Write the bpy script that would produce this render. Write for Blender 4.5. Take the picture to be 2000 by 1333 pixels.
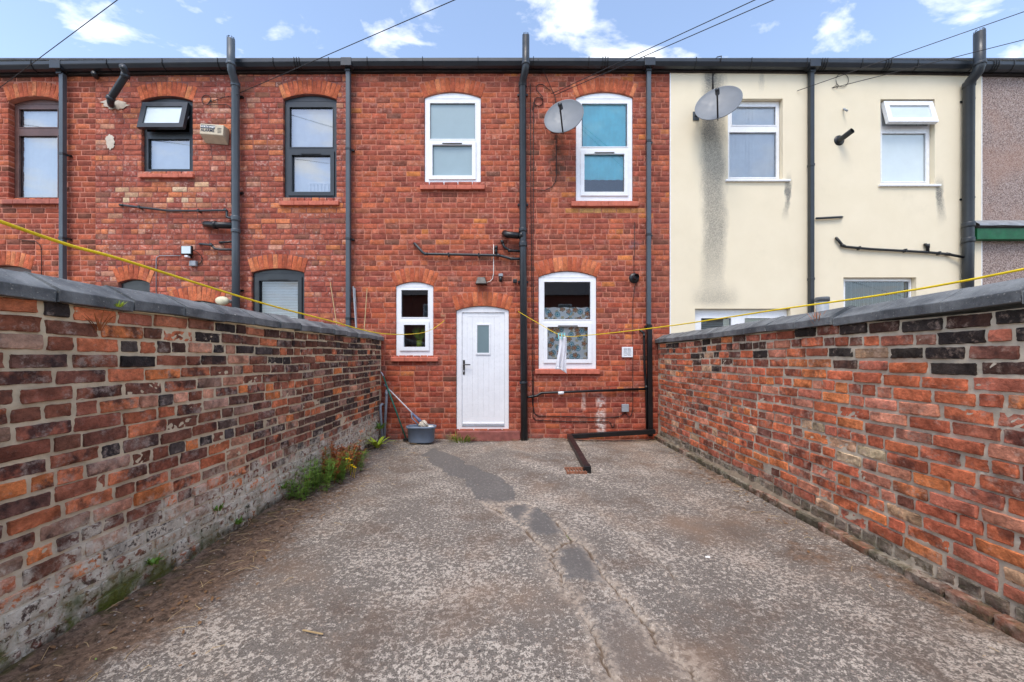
import bpy, bmesh, math, random
import numpy as np
from mathutils import Vector, Matrix, Euler

for o in list(bpy.data.objects):
    bpy.data.objects.remove(o)
SC = bpy.context.scene
COL = SC.collection
R = math.radians

# ------------------------------------------------------------------ camera
CAM_D, CAM_H, F, HX, HY = 6.333, 1.32, 760.0, 1000.0, 700.0
cam_d = bpy.data.cameras.new('camera'); cam = bpy.data.objects.new('camera', cam_d); COL.objects.link(cam)
cam.location = (0, -CAM_D, CAM_H); cam.rotation_euler = (R(90), 0, 0)
cam_d.sensor_width = 36; cam_d.lens = 36*F/2000; cam_d.shift_y = (HY-666.5)/2000
cam_d.clip_start = 0.05; cam_d.clip_end = 3000
SC.camera = cam

# ------------------------------------------------------------------ world: sky with broken cloud
SUN_EL, SUN_AZ = 60, 200          # azimuth: the sun stands behind the camera, a little to its left
world = bpy.data.worlds.new('World'); SC.world = world; world.use_nodes = True
def _world():
    nt = world.node_tree; nt.nodes.clear(); N = nt.nodes.new; L = nt.links.new
    out = N('ShaderNodeOutputWorld'); bg = N('ShaderNodeBackground'); bg.inputs[1].default_value = 0.13
    sky = N('ShaderNodeTexSky'); sky.sky_type = 'NISHITA'; sky.sun_disc = False
    sky.sun_elevation = R(SUN_EL); sky.sun_rotation = R(SUN_AZ); sky.air_density = 1.0; sky.dust_density = 0.7; sky.ozone_density = 2.2
    tc = N('ShaderNodeTexCoord'); sep = N('ShaderNodeSeparateXYZ'); L(tc.outputs['Generated'], sep.inputs[0])
    mx = N('ShaderNodeMath'); mx.operation = 'MAXIMUM'; mx.inputs[1].default_value = 0.0; L(sep.outputs[2], mx.inputs[0])
    ad = N('ShaderNodeMath'); ad.operation = 'ADD'; ad.inputs[1].default_value = 0.12; L(mx.outputs[0], ad.inputs[0])
    cb = N('ShaderNodeCombineXYZ')
    for i in (0, 1):
        d = N('ShaderNodeMath'); d.operation = 'DIVIDE'; L(sep.outputs[i], d.inputs[0]); L(ad.outputs[0], d.inputs[1]); L(d.outputs[0], cb.inputs[i])
    mp = N('ShaderNodeMapping'); mp.inputs['Location'].default_value = (4.13, 1.38, 0); mp.inputs['Scale'].default_value = (1.0, 1.35, 1)
    L(cb.outputs[0], mp.inputs[0])
    n = N('ShaderNodeTexNoise'); n.inputs['Scale'].default_value = 3.4; n.inputs['Detail'].default_value = 9; n.inputs['Roughness'].default_value = 0.55
    n.inputs['Distortion'].default_value = 0.25; L(mp.outputs[0], n.inputs['Vector'])
    rp = N('ShaderNodeValToRGB'); rp.color_ramp.elements[0].position = 0.53; rp.color_ramp.elements[1].position = 0.70
    L(n.outputs[0], rp.inputs[0])
    tint = N('ShaderNodeMix'); tint.data_type = 'RGBA'; tint.blend_type = 'MULTIPLY'; tint.inputs[0].default_value = 1
    tint.inputs[7].default_value = (1.72, 1.52, 1.36, 1); L(sky.outputs[0], tint.inputs[6])
    mixc = N('ShaderNodeMix'); mixc.data_type = 'RGBA'; L(rp.outputs[0], mixc.inputs[0]); L(tint.outputs[2], mixc.inputs[6])
    mixc.inputs[7].default_value = (7.7, 7.6, 7.4, 1)
    L(mixc.outputs[2], bg.inputs[0]); L(bg.outputs[0], out.inputs[0])
_world()
sun_d = bpy.data.lights.new('sun', 'SUN'); sun = bpy.data.objects.new('sun', sun_d); COL.objects.link(sun)
sun_d.energy = 1.25; sun_d.angle = R(24); sun_d.color = (1.0, 0.945, 0.86)
_az = R(SUN_AZ); _sd = Vector((math.sin(_az)*math.cos(R(SUN_EL)), math.cos(_az)*math.cos(R(SUN_EL)), math.sin(R(SUN_EL))))
sun.rotation_euler = (-_sd).to_track_quat('-Z', 'Y').to_euler(); sun.location = _sd*40
vs = SC.view_settings; vs.view_transform = 'Standard'; vs.look = 'None'; vs.gamma = 1; vs.exposure = 0.98
SC.render.engine = 'CYCLES'

# ------------------------------------------------------------------ helpers
def S(r, g, b):
    f = lambda c: (c/255/12.92) if c/255 <= 0.04045 else ((c/255+0.055)/1.055)**2.4
    return (f(r), f(g), f(b))
def P(px, py, y=0.0):                     # photo pixel -> point on the vertical plane Y = y
    d = CAM_D + y
    return Vector(((px-HX)/F*d, y, CAM_H+(HY-py)/F*d))
def G(px, py, z=0.0):                     # photo pixel -> point on the ground
    d = F*(CAM_H-z)/(py-HY)
    return Vector(((px-HX)/F*d, d-CAM_D, z))

class MB:
    def __init__(s): s.v = []; s.f = []
    def add(s, vs, fs):
        b = len(s.v); s.v += [tuple(v) for v in vs]; s.f += [tuple(i+b for i in f) for f in fs]; return s
    def box(s, x0, x1, y0, y1, z0, z1):
        return s.add([(x0,y0,z0),(x1,y0,z0),(x1,y1,z0),(x0,y1,z0),(x0,y0,z1),(x1,y0,z1),(x1,y1,z1),(x0,y1,z1)],
                     [(0,3,2,1),(4,5,6,7),(0,1,5,4),(1,2,6,5),(2,3,7,6),(3,0,4,7)])
    def tube(s, pts, r, n=10, square=False, cap=True, radii=None):
        pts = [Vector(p) for p in pts]; m = len(pts); rings = []
        up = Vector((0, 0, 1))
        t0 = (pts[1]-pts[0]).normalized()
        if abs(t0.dot(up)) > 0.9: up = Vector((0, -1, 0))
        u = t0.cross(up).normalized()
        for i, p in enumerate(pts):
            a = (pts[i]-pts[i-1]).normalized() if i else (pts[1]-pts[0]).normalized()
            b = (pts[i+1]-pts[i]).normalized() if i < m-1 else a
            t = (a+b).normalized(); k = 1/max(0.5, math.sqrt((1+a.dot(b))/2))
            u = (u - t*u.dot(t)).normalized(); w = t.cross(u)
            bend = (b-a)
            rr = radii[i] if radii else r
            ring = []
            nn = 4 if square else n
            for j in range(nn):
                an = 2*math.pi*j/nn + (math.pi/4 if square else 0)
                off = (u*math.cos(an)+w*math.sin(an))*rr*(math.sqrt(2) if square else 1)
                if bend.length > 1e-4:
                    bd = bend.normalized(); off += bd*off.dot(bd)*(k-1)
                ring.append(p+off)
            rings.append(ring)
        nn = len(rings[0]); V = [v for r_ in rings for v in r_]; Fc = []
        for i in range(m-1):
            for j in range(nn):
                Fc.append((i*nn+j, i*nn+(j+1) % nn, (i+1)*nn+(j+1) % nn, (i+1)*nn+j))
        if cap: Fc += [tuple(range(nn))[::-1], tuple((m-1)*nn+j for j in range(nn))]
        return s.add(V, Fc)
    def lathe(s, prof, n, M=Matrix.Identity(4), sx=1.0, sy=1.0):
        V = []; Fc = []
        for r, z in prof:
            for j in range(n):
                a = 2*math.pi*j/n; V.append(M @ Vector((r*math.cos(a)*sx, r*math.sin(a)*sy, z)))
        for i in range(len(prof)-1):
            for j in range(n): Fc.append((i*n+j, i*n+(j+1) % n, (i+1)*n+(j+1) % n, (i+1)*n+j))
        return s.add(V, Fc)
    def xf(s, M):
        s.v = [tuple(M @ Vector(v)) for v in s.v]; return s
    def obj(s, name, mat, parent=None, smooth=False, bevel=0):
        me = bpy.data.meshes.new(name); me.from_pydata(s.v, [], s.f); me.update()
        return link(name, me, mat, parent, smooth, bevel)
PLOC = {}
def link(name, me, mat, parent=None, smooth=False, bevel=0):
    o = bpy.data.objects.new(name, me); COL.objects.link(o)
    if mat: me.materials.append(mat)
    if smooth: me.polygons.foreach_set('use_smooth', [True]*len(me.polygons))
    if bevel:
        m = o.modifiers.new('bevel', 'BEVEL'); m.width = bevel; m.segments = 2; m.limit_method = 'ANGLE'; m.angle_limit = R(40)
    if parent: setpar(o, parent)
    return o
def setpar(o, parent):
    o.parent = parent
    if parent.name in PLOC: o.matrix_parent_inverse = Matrix.Translation(-PLOC[parent.name])
def thing(name, label, cat, loc=(0, 0, 0), group=None):
    o = bpy.data.objects.new(name, None); COL.objects.link(o); o.location = loc; o.empty_display_size = 0.1
    PLOC[o.name] = Vector(loc)
    return tag(o, label, cat, group)
def tag(o, label, cat, group=None):
    o['label'] = label; o['category'] = cat
    if group: o['group'] = group
    return o
def arc_pts(x0, x1, zs, zc, n=14):
    h = zc-zs; hw = (x1-x0)/2; Rr = (hw*hw+h*h)/(2*h); cx = (x0+x1)/2; cz = zc-Rr
    a = math.asin(min(1, hw/Rr))
    return [(cx+Rr*math.sin(-a+2*a*i/n), cz+Rr*math.cos(-a+2*a*i/n)) for i in range(n+1)], (cx, cz, Rr, a)
def slab(mb, x0, x1, z0, z1, y0, y1, holes=(), reveal=None, sides=True):
    """front sheet at y0 with rectangular holes (x0,x1,z0,z1[,spring]); arched where spring is given"""
    xs = sorted(set([x0, x1]+[c for h in holes for c in h[:2] if x0 < c < x1]))
    zs = sorted(set([z0, z1]+[c for h in holes for c in h[2:4] if z0 < c < z1]))
    V = []; Fc = []
    def q(a, b, c, d): n = len(V); V.extend([a, b, c, d]); Fc.append((n, n+1, n+2, n+3))
    for i in range(len(xs)-1):
        for j in range(len(zs)-1):
            cx, cz = (xs[i]+xs[i+1])/2, (zs[j]+zs[j+1])/2
            if any(h[0] < cx < h[1] and h[2] < cz < h[3] for h in holes): continue
            q((xs[i], y0, zs[j]), (xs[i+1], y0, zs[j]), (xs[i+1], y0, zs[j+1]), (xs[i], y0, zs[j+1]))
    yr = y1 if reveal is None else y0+reveal
    for h in holes:
        a, b, c, d = h[:4]; sp = h[4] if len(h) > 4 and h[4] else d
        top = [(a, d), (b, d)]
        if sp < d:
            top, _ = arc_pts(a, b, sp, d)
            for k in range(len(top)-1):
                (p, r), (p2, r2) = top[k], top[k+1]
                q((p, y0, r), (p2, y0, r2), (p2, y0, d), (p, y0, d))
        loop = [(a, c), (a, sp)] + (top[1:-1] if sp < d else []) + ([] if sp >= d else []) + [(b, sp), (b, c)]
        if sp >= d: loop = [(a, c), (a, d), (b, d), (b, c)]
        loop = loop+[loop[0]]
        for k in range(len(loop)-1):
            (p, r), (p2, r2) = loop[k], loop[k+1]
            q((p, y0, r), (p2, y0, r2), (p2, yr, r2), (p, yr, r))
    if sides:
        q((x0, y0, z1), (x1, y0, z1), (x1, y1, z1), (x0, y1, z1)); q((x0, y0, z0), (x0, y1, z0), (x1, y1, z0), (x1, y0, z0))
        q((x0, y0, z0), (x0, y0, z1), (x0, y1, z1), (x0, y1, z0)); q((x1, y0, z0), (x1, y1, z0), (x1, y1, z1), (x1, y0, z1))
    mb.add(V, Fc); return mb

# ------------------------------------------------------------------ materials
MATS = {}
class NT:
    def __init__(s, name):
        s.m = bpy.data.materials.new(name); s.m.use_nodes = True; s.t = s.m.node_tree; s.t.nodes.clear()
        s.out = s.n('ShaderNodeOutputMaterial'); s.b = s.n('ShaderNodeBsdfPrincipled'); s.l(s.b.outputs[0], s.out.inputs[0])
        MATS[name] = s.m
    def n(s, t, **k):
        x = s.t.nodes.new(t)
        for a, b in k.items(): setattr(x, a, b)
        return x
    def l(s, a, b): s.t.links.new(a, b)
    def put(s, sock, v):
        if hasattr(v, 'is_output') or isinstance(v, bpy.types.NodeSocket): s.l(v, sock)
        elif isinstance(v, (tuple, list)) and len(v) == 3 and sock.type == 'RGBA': sock.default_value = (*v, 1)
        else: sock.default_value = v
    def pos(s):
        if not hasattr(s, '_p'): s._p = s.n('ShaderNodeNewGeometry').outputs['Position']
        return s._p
    def xyz(s):
        if not hasattr(s, '_s'):
            q = s.n('ShaderNodeSeparateXYZ'); s.l(s.pos(), q.inputs[0]); s._s = q.outputs
        return s._s
    def noise(s, sc, det=4, w=None, rough=0.55, vec=None, dist=0):
        x = s.n('ShaderNodeTexNoise'); x.inputs['Scale'].default_value = sc; x.inputs['Detail'].default_value = det
        x.inputs['Roughness'].default_value = rough; x.inputs['Distortion'].default_value = dist
        if w is not None: x.noise_dimensions = '4D'; s.put(x.inputs['W'], w)
        s.l(vec or s.pos(), x.inputs['Vector']); return x.outputs[0]
    def stretch(s, sc):
        m = s.n('ShaderNodeMapping'); m.inputs['Scale'].default_value = sc; s.l(s.pos(), m.inputs[0]); return m.outputs[0]
    def voro(s, sc, feat='F1', vec=None, out='Distance', rnd=1.0):
        x = s.n('ShaderNodeTexVoronoi'); x.feature = feat; x.inputs['Scale'].default_value = sc; x.inputs['Randomness'].default_value = rnd
        s.l(vec or s.pos(), x.inputs['Vector']); return x.outputs[out]
    def rng(s, v, a, b, c=0.0, d=1.0, smooth=True):
        x = s.n('ShaderNodeMapRange'); x.interpolation_type = 'SMOOTHSTEP' if smooth else 'LINEAR'
        for i, q in enumerate((v, a, b, c, d)): s.put(x.inputs[i], q)
        return x.outputs[0]
    def math(s, op, a, b=0.0, c=None):
        x = s.n('ShaderNodeMath', operation=op); s.put(x.inputs[0], a); s.put(x.inputs[1], b)
        if c is not None: s.put(x.inputs[2], c)
        return x.outputs[0]
    def mix(s, f, a, b, mode='MIX'):
        x = s.n('ShaderNodeMix', data_type='RGBA', blend_type=mode); s.put(x.inputs[0], f); s.put(x.inputs[6], a); s.put(x.inputs[7], b)
        return x.outputs[2]
    def grey(s, v):
        x = s.n('ShaderNodeCombineColor')
        for i in range(3): s.l(v, x.inputs[i])
        return x.outputs[0]
    def bump(s, h, st=0.5, d=0.01):
        x = s.n('ShaderNodeBump'); x.inputs['Strength'].default_value = st; x.inputs['Distance'].default_value = d
        s.l(h, x.inputs['Height']); s.l(x.outputs[0], s.b.inputs['Normal'])
    def fin(s, col, rough=0.8, spec=0.3):
        s.put(s.b.inputs['Base Color'], col); s.put(s.b.inputs['Roughness'], rough); s.b.inputs['Specular IOR Level'].default_value = spec
        return s.m
def plain(name, col, rough=0.5, var=0.12, sc=9, bump=0.0, bsc=80, spec=0.4, metal=0, dirt=0):
    t = NT(name); k = t.rng(t.noise(sc, 5), 0.3, 0.7, 1-var, 1+var)
    c = t.mix(1.0, col, t.grey(k), 'MULTIPLY')
    if dirt: c = t.mix(t.rng(t.noise(sc*2.7, 7, rough=0.7), 0.52, 0.75, 0, dirt), c, S(95, 88, 80))
    if bump: t.bump(t.noise(bsc, 4), bump, 0.004)
    t.b.inputs['Metallic'].default_value = metal
    return t.fin(c, t.rng(t.noise(sc*3, 3), 0.3, 0.7, rough*0.85, min(1, rough*1.15)), spec)

def brick_mat(name, src, soot=0.0, bloom=0.25, mort=S(178, 160, 145), eff=None, moss=None, bumps=0.5, grime=None, spots=(), amp=0.36):
    t = NT(name)
    if src == 'obj':
        oi = t.n('ShaderNodeObjectInfo'); col, al = oi.outputs['Color'], oi.outputs['Alpha']
    else:
        at = t.n('ShaderNodeAttribute', attribute_name='bc'); col, al = at.outputs['Color'], at.outputs['Alpha']
    w = t.math('MULTIPLY', al, 47.0)
    n1 = t.noise(11, 7, w, 0.62); n2 = t.noise(46, 5, w, 0.65); n3 = t.noise(150, 3, w)
    c = t.mix(1.0, col, t.grey(t.rng(n1, 0.25, 0.75, 1-amp, 1+amp)), 'MULTIPLY')
    c = t.mix(1.0, c, t.grey(t.rng(n2, 0.3, 0.7, 0.78, 1.2)), 'MULTIPLY')
    if soot: c = t.mix(t.rng(t.math('ADD', t.noise(8, 5, w, 0.6), t.math('MULTIPLY', al, 0.25)), 0.66, 0.78, 0, soot), c, S(46, 41, 42))
    nb = t.noise(19, 8, t.math('ADD', w, 9.0), 0.72)
    c = t.mix(t.rng(t.math('ADD', nb, t.math('MULTIPLY', al, 0.12)), 0.58, 0.76, 0, bloom), c, mort)
    c = t.mix(t.rng(n3, 0.33, 0.24, 0, 0.55), c, S(58, 38, 34))
    if grime: c = t.mix(t.rng(t.noise(1.3, 6, rough=0.7), 0.52, 0.72, 0, grime), c, S(86, 58, 52))
    c = wall_spots(t, c, spots)
    c = ground_stains(t, c, eff, moss)
    h = t.math('ADD', t.math('MULTIPLY', n1, 1.3), t.math('ADD', t.math('MULTIPLY', n2, 0.8), t.math('MULTIPLY', n3, 0.35)))
    t.bump(h, bumps, 0.007)
    return t.fin(c, 0.9, 0.18)
def wall_spots(t, c, spots):          # stains on the house wall: (photo x, lower y, upper y, half width, colour, strength)
    if not spots: return c
    x, y, z = t.xyz(); n = t.noise(7, 7, rough=0.72)
    for (px, p0, p1, w, colr, st) in spots:
        dx = t.math('ABSOLUTE', t.math('ADD', t.math('SUBTRACT', x, (px-HX)/120.0), t.math('MULTIPLY', t.math('SUBTRACT', n, 0.5), min(0.35, w*1.6))))
        z0, z1 = CAM_H+(HY-p0)/120.0, CAM_H+(HY-p1)/120.0
        m = t.math('MULTIPLY', t.rng(dx, w, w*0.4), t.math('MULTIPLY', t.rng(z, z0-0.04, z0+0.04), t.rng(z, z1+0.10, z1-0.06)))
        c = t.mix(t.math('MULTIPLY', m, t.rng(n, 0.40, 0.58, 0.0, st)), c, colr)
    return c
def ground_stains(t, c, eff, moss):
    x, y, z = t.xyz()
    if eff:       # lime bloom rising from the ground: (height, strength)
        n = t.noise(4.2, 8, rough=0.68); n5 = t.noise(26, 5, rough=0.7)
        lim = t.math('SUBTRACT', z, t.math('MULTIPLY', t.math('SUBTRACT', n, 0.5), 1.15))
        m = t.math('MULTIPLY', t.rng(lim, eff[0]+0.16, eff[0]-0.14, 0, 1), t.rng(n5, 0.41, 0.50, 0.04, eff[1]))
        c = t.mix(m, c, t.mix(t.noise(33, 4), S(190, 178, 156), S(240, 231, 212)))
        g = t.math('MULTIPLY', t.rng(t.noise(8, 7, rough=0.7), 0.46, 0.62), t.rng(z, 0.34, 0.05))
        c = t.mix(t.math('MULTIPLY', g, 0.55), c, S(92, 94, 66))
        c = t.mix(t.math('MULTIPLY', t.rng(z, 0.10, 0.02), t.rng(t.noise(10, 6, rough=.7), .36, .55, 0, .8)), c, S(66, 58, 42))  # dark strip along the ground line, broken up by noise
    if moss:
        g = t.math('MULTIPLY', t.rng(t.noise(3.6, 7, rough=0.66), 0.44, 0.60), t.math('MULTIPLY', t.rng(z, 0.26, 0.06), t.rng(y, -3.0, -4.5, 0.10, 1.0)))
        c = t.mix(t.math('MULTIPLY', g, moss), c, t.mix(t.noise(40, 3), S(62, 68, 26), S(112, 120, 44)))
    return c
def mortar_mat(name, col, var=0.2, eff=None, moss=None, dark=0.25, sc=7, spots=()):
    t = NT(name); n = t.noise(sc, 7, rough=0.66); f = t.noise(120, 3)
    c = t.mix(1.0, col, t.grey(t.rng(n, 0.25, 0.75, 1-var, 1+var)), 'MULTIPLY')
    c = t.mix(t.rng(t.noise(2.1, 6), 0.5, 0.72, 0, dark), c, S(94, 84, 74))
    c = wall_spots(t, c, spots)
    c = ground_stains(t, c, eff, moss)
    t.bump(t.math('ADD', n, t.math('MULTIPLY', f, 0.5)), 0.6, 0.006)
    return t.fin(c, 0.95, 0.12)

EFF_L, EFF_R = (0.38, 1.0), (0.06, 0.45)
SPOTS = [(1174, 852, 778, 0.10, S(226, 212, 202), 0.95), (1140, 800, 770, 0.05, S(216, 196, 182), 0.6), (1088, 345, 262, 0.16, S(70, 62, 52), 0.7), (1240, 485, 478, 0.12, S(96, 100, 110), 0.7), (1027, 180, 150, 0.22, S(78, 52, 46), 0.5), (866, 628, 615, 0.05, S(196, 170, 130), 0.6), (690, 620, 150, 0.10, S(92, 58, 52), 0.45), (1292, 700, 150, 0.16, S(112, 66, 58), 0.4), (900, 862, 846, 2.2, S(120, 106, 98), 0.55)]
BR = {}
for key, kw in dict(subject=dict(bloom=0.5, mort=S(196, 150, 134), grime=0.22, bumps=0.4, spots=SPOTS), neighbour=dict(bloom=0.75, mort=S(205, 166, 152), grime=0.22),
                    farleft=dict(bloom=0.3, mort=S(196, 140, 122), grime=0.3), arch=dict(bloom=0.22, mort=S(205, 150, 125)),
                    left=dict(soot=0.8, bloom=0.7, mort=S(180, 160, 146), eff=EFF_L, moss=1.0, bumps=1.5, amp=0.55), right=dict(soot=0.55, bloom=0.6, mort=S(186, 160, 142), eff=EFF_R, bumps=1.5, amp=0.5)).items():
    BR[key] = (brick_mat('brick_'+key, 'obj', **kw), brick_mat('brick_joined_'+key, 'attr', **kw))
M_MORT = dict(subject=mortar_mat('mortar_pink', S(188, 122, 101), dark=0.3, spots=SPOTS), neighbour=mortar_mat('mortar_grey_red', S(146, 96, 88), dark=0.45),
              farleft=mortar_mat('mortar_salmon', S(194, 128, 108), dark=0.2),
              left=mortar_mat('mortar_buff', S(206, 186, 156), eff=EFF_L, moss=1.0), right=mortar_mat('mortar_grey', S(196, 182, 160), eff=EFF_R))
white = plain('white_upvc', S(236, 238, 240), 0.28, 0.03, 4, spec=0.5)
blackf = plain('black_frame', S(44, 49, 53), 0.35, 0.1, 4, spec=0.5)
brownf = plain('brown_frame', S(98, 70, 64), 0.4, 0.15, 7)
anth = plain('anthracite_plastic', S(74, 83, 90), 0.42, 0.1, 3, spec=0.5, dirt=0.12)
anth2 = plain('dark_plastic', S(42, 47, 52), 0.4, 0.12, 5, spec=0.5, dirt=0.12)
gutterm = plain('gutter_plastic', S(38, 44, 50), 0.36, 0.1, 2.5, spec=0.55, dirt=0.15)
blackp = plain('black_plastic', S(20, 21, 23), 0.38, 0.2, 6, spec=0.5, dirt=0.1)
brownp = plain('brown_black_plastic', S(46, 34, 34), 0.45, 0.2, 8, dirt=0.25)
greyp = plain('grey_plastic', S(150, 156, 162), 0.5, 0.1, 8, dirt=0.25)
bucketm = plain('bucket_plastic', S(112, 126, 144), 0.42, 0.06, 7, dirt=0.15)
terra = plain('terracotta_sill', S(192, 106, 84), 0.75, 0.16, 14, 0.3, 90, dirt=0.15)
terra2 = plain('terracotta_sill_dull', S(166, 96, 82), 0.8, 0.2, 14, 0.3, 90, dirt=0.25)
dishm = plain('dish_grey', S(118, 123, 128), 0.5, 0.05, 5, dirt=0.1)
cablem = plain('cable_black', S(36, 32, 32), 0.6, 0.1)
greenp = plain('green_handle', S(34, 108, 92), 0.45, 0.1)
steelp = plain('pale_handle', S(206, 206, 212), 0.35, 0.06)
ropem = plain('yellow_line', S(238, 206, 24), 0.5, 0.08, 40, 0.4, 500)
beige = plain('alarm_beige', S(200, 186, 160), 0.55, 0.08, 12, dirt=0.3)
woodg = plain('green_paint', S(10, 88, 52), 0.5, 0.15, 10)
lead = plain('lead_flashing', S(150, 152, 154), 0.5, 0.25, 10, 0.4, 30, metal=0.3)
navy = plain('navy_print', S(24, 38, 62), 0.6, 0.02)
whitep = plain('white_print', S(232, 232, 226), 0.6, 0.02)
chrome = plain('dark_bronze', S(66, 60, 56), 0.35, 0.1, metal=0.6)
rust = plain('rusty_iron', S(138, 92, 70), 0.85, 0.35, 40, 0.6, 120)
interior = plain('room_plaster', S(112, 104, 96), 0.9, 0.05)
blindm = plain('blind_white', S(232, 236, 238), 0.7, 0.03)
tealm = plain('teal_cloth', S(120, 226, 236), 0.9, 0.08, 5)
clothm = plain('white_cloth', S(222, 222, 226), 0.95, 0.06, 30, 0.5, 200)
mopm = plain('mop_cotton', S(208, 200, 184), 0.95, 0.25, 60, 1.0, 200)
pegm = plain('aqua_peg', S(140, 214, 216), 0.4, 0.05)
slatem = plain('roof_slate', S(84, 86, 92), 0.7, 0.2, 6)
bankm = plain('dark_soffit', S(48, 42, 40), 0.8, 0.3, 5)
def leafm(name, a, b):
    t = NT(name); c = t.mix(t.noise(24, 4), a, b); t.b.inputs['Subsurface Weight'].default_value = 0.0
    return t.fin(c, 0.55, 0.3)
leaf_g = leafm('weed_green', S(76, 112, 40), S(138, 170, 72)); leaf_y = leafm('fern_green', S(150, 178, 44), S(200, 214, 80))
leaf_b = leafm('dock_rust', S(140, 78, 44), S(192, 120, 72)); leaf_s = leafm('dry_straw', S(150, 124, 88), S(196, 172, 128))
flow = plain('flower_yellow', S(246, 206, 10), 0.6, 0.06)
def coping_mat():
    t = NT('blue_coping'); n = t.noise(5, 7, rough=0.65); c = t.mix(t.rng(n, .3, .7), S(72, 76, 79), S(128, 131, 131))
    c = t.mix(t.rng(t.noise(17, 6, rough=0.7), 0.55, 0.75, 0, 0.5), c, S(62, 62, 62))
    c = t.mix(t.rng(t.noise(75, 4), 0.62, 0.70, 0, 0.6), c, S(168, 166, 158)); c = t.mix(t.rng(t.noise(13, 3), 0.73, 0.75, 0, 0.85), c, S(214, 212, 204)); c = t.mix(t.rng(t.noise(6.5, 7, rough=.7), 0.62, 0.74, 0, 0.45), c, S(92, 92, 66))
    t.bump(t.math('ADD', n, t.math('MULTIPLY', t.noise(130, 4, rough=.7), 0.8)), 0.8, 0.006); return t.fin(c, 0.62, 0.4)
coping = coping_mat()
def glass(name, base, tint=(0.93, 0.95, 0.95), rough=0.0):
    t = NT(name); t.t.nodes.remove(t.b)
    fr = t.n('ShaderNodeFresnel'); fr.inputs[0].default_value = 1.5
    fac = t.math('MINIMUM', t.math('ADD', t.math('MULTIPLY', fr.outputs[0], 1.4), base), 1.0)
    tr = t.n('ShaderNodeBsdfTransparent'); tr.inputs[0].default_value = (*tint, 1)
    gl = t.n('ShaderNodeBsdfGlossy'); gl.inputs['Roughness'].default_value = rough; gl.inputs[0].default_value = (0.95, 0.97, 1, 1)
    mx = t.n('ShaderNodeMixShader'); t.l(fac, mx.inputs[0]); t.l(tr.outputs[0], mx.inputs[1]); t.l(gl.outputs[0], mx.inputs[2]); t.l(mx.outputs[0], t.out.inputs[0])
    return t.m
glass_clear = glass('window_glass', 0.05, (0.99, 1.0, 1.0)); glass_refl = glass('window_glass_coated', 0.17)
def frosted(name, col):
    t = NT(name); t.bump(t.noise(140, 3), 0.3, 0.003); t.b.inputs['Coat Weight'].default_value = 0.6; t.b.inputs['Coat Roughness'].default_value = 0.15
    return t.fin(t.mix(t.noise(6, 4), tuple(c*0.9 for c in col), tuple(min(1, c*1.1) for c in col)), 0.35, 0.5)
frost = frosted('frosted_glass', S(142, 164, 170)); frost_pale = frosted('obscured_glass', S(204, 216, 218)); frost_door = frosted('door_glass', S(112, 132, 136))

def flower_cloth():
    t = NT('flower_print'); p = t.pos(); vec = t.n('ShaderNodeCombineXYZ'); x, y, z = t.xyz(); t.l(x, vec.inputs[0]); t.l(z, vec.inputs[1])
    c = S(248, 252, 250)
    def layer(c, sc, off, cols, pet, size):
        mp = t.n('ShaderNodeMapping'); mp.inputs['Location'].default_value = off; mp.inputs['Scale'].default_value = (sc, sc, sc); t.l(vec.outputs[0], mp.inputs[0])
        v = t.n('ShaderNodeTexVoronoi'); v.voronoi_dimensions = '2D'; v.inputs['Scale'].default_value = 1; v.inputs['Randomness'].default_value = 0.75; t.l(mp.outputs[0], v.inputs['Vector'])
        d = t.n('ShaderNodeVectorMath', operation='SUBTRACT'); t.l(mp.outputs[0], d.inputs[0]); t.l(v.outputs['Position'], d.inputs[1])
        q = t.n('ShaderNodeSeparateXYZ'); t.l(d.outputs[0], q.inputs[0])
        a = t.math('ARCTAN2', q.outputs[1], q.outputs[0]); r = v.outputs['Distance']
        rp = t.math('ADD', size, t.math('MULTIPLY', t.math('COSINE', t.math('MULTIPLY', a, float(pet))), size*0.18))
        rr = t.math('DIVIDE', r, rp)
        c = t.mix(t.rng(rr, 1.0, 0.97), c, cols[0]); c = t.mix(t.rng(rr, 0.74, 0.71), c, cols[1]); c = t.mix(t.rng(rr, 0.34, 0.31), c, cols[2]); return c
    c = layer(c, 8.5, (0.3, 0.6, 0), (S(222, 186, 70), S(214, 226, 220), S(222, 190, 80)), 6, 0.22)
    c = layer(c, 6.4, (3.3, 1.1, 0), (S(46, 158, 182), S(196, 224, 226), S(60, 164, 186)), 14, 0.28)
    c = layer(c, 7.2, (7.7, 4.4, 0), (S(150, 128, 112), S(206, 178, 146), S(214, 120, 84)), 5, 0.30)
    return t.fin(c, 0.9, 0.1)
flowerm = flower_cloth()

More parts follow.
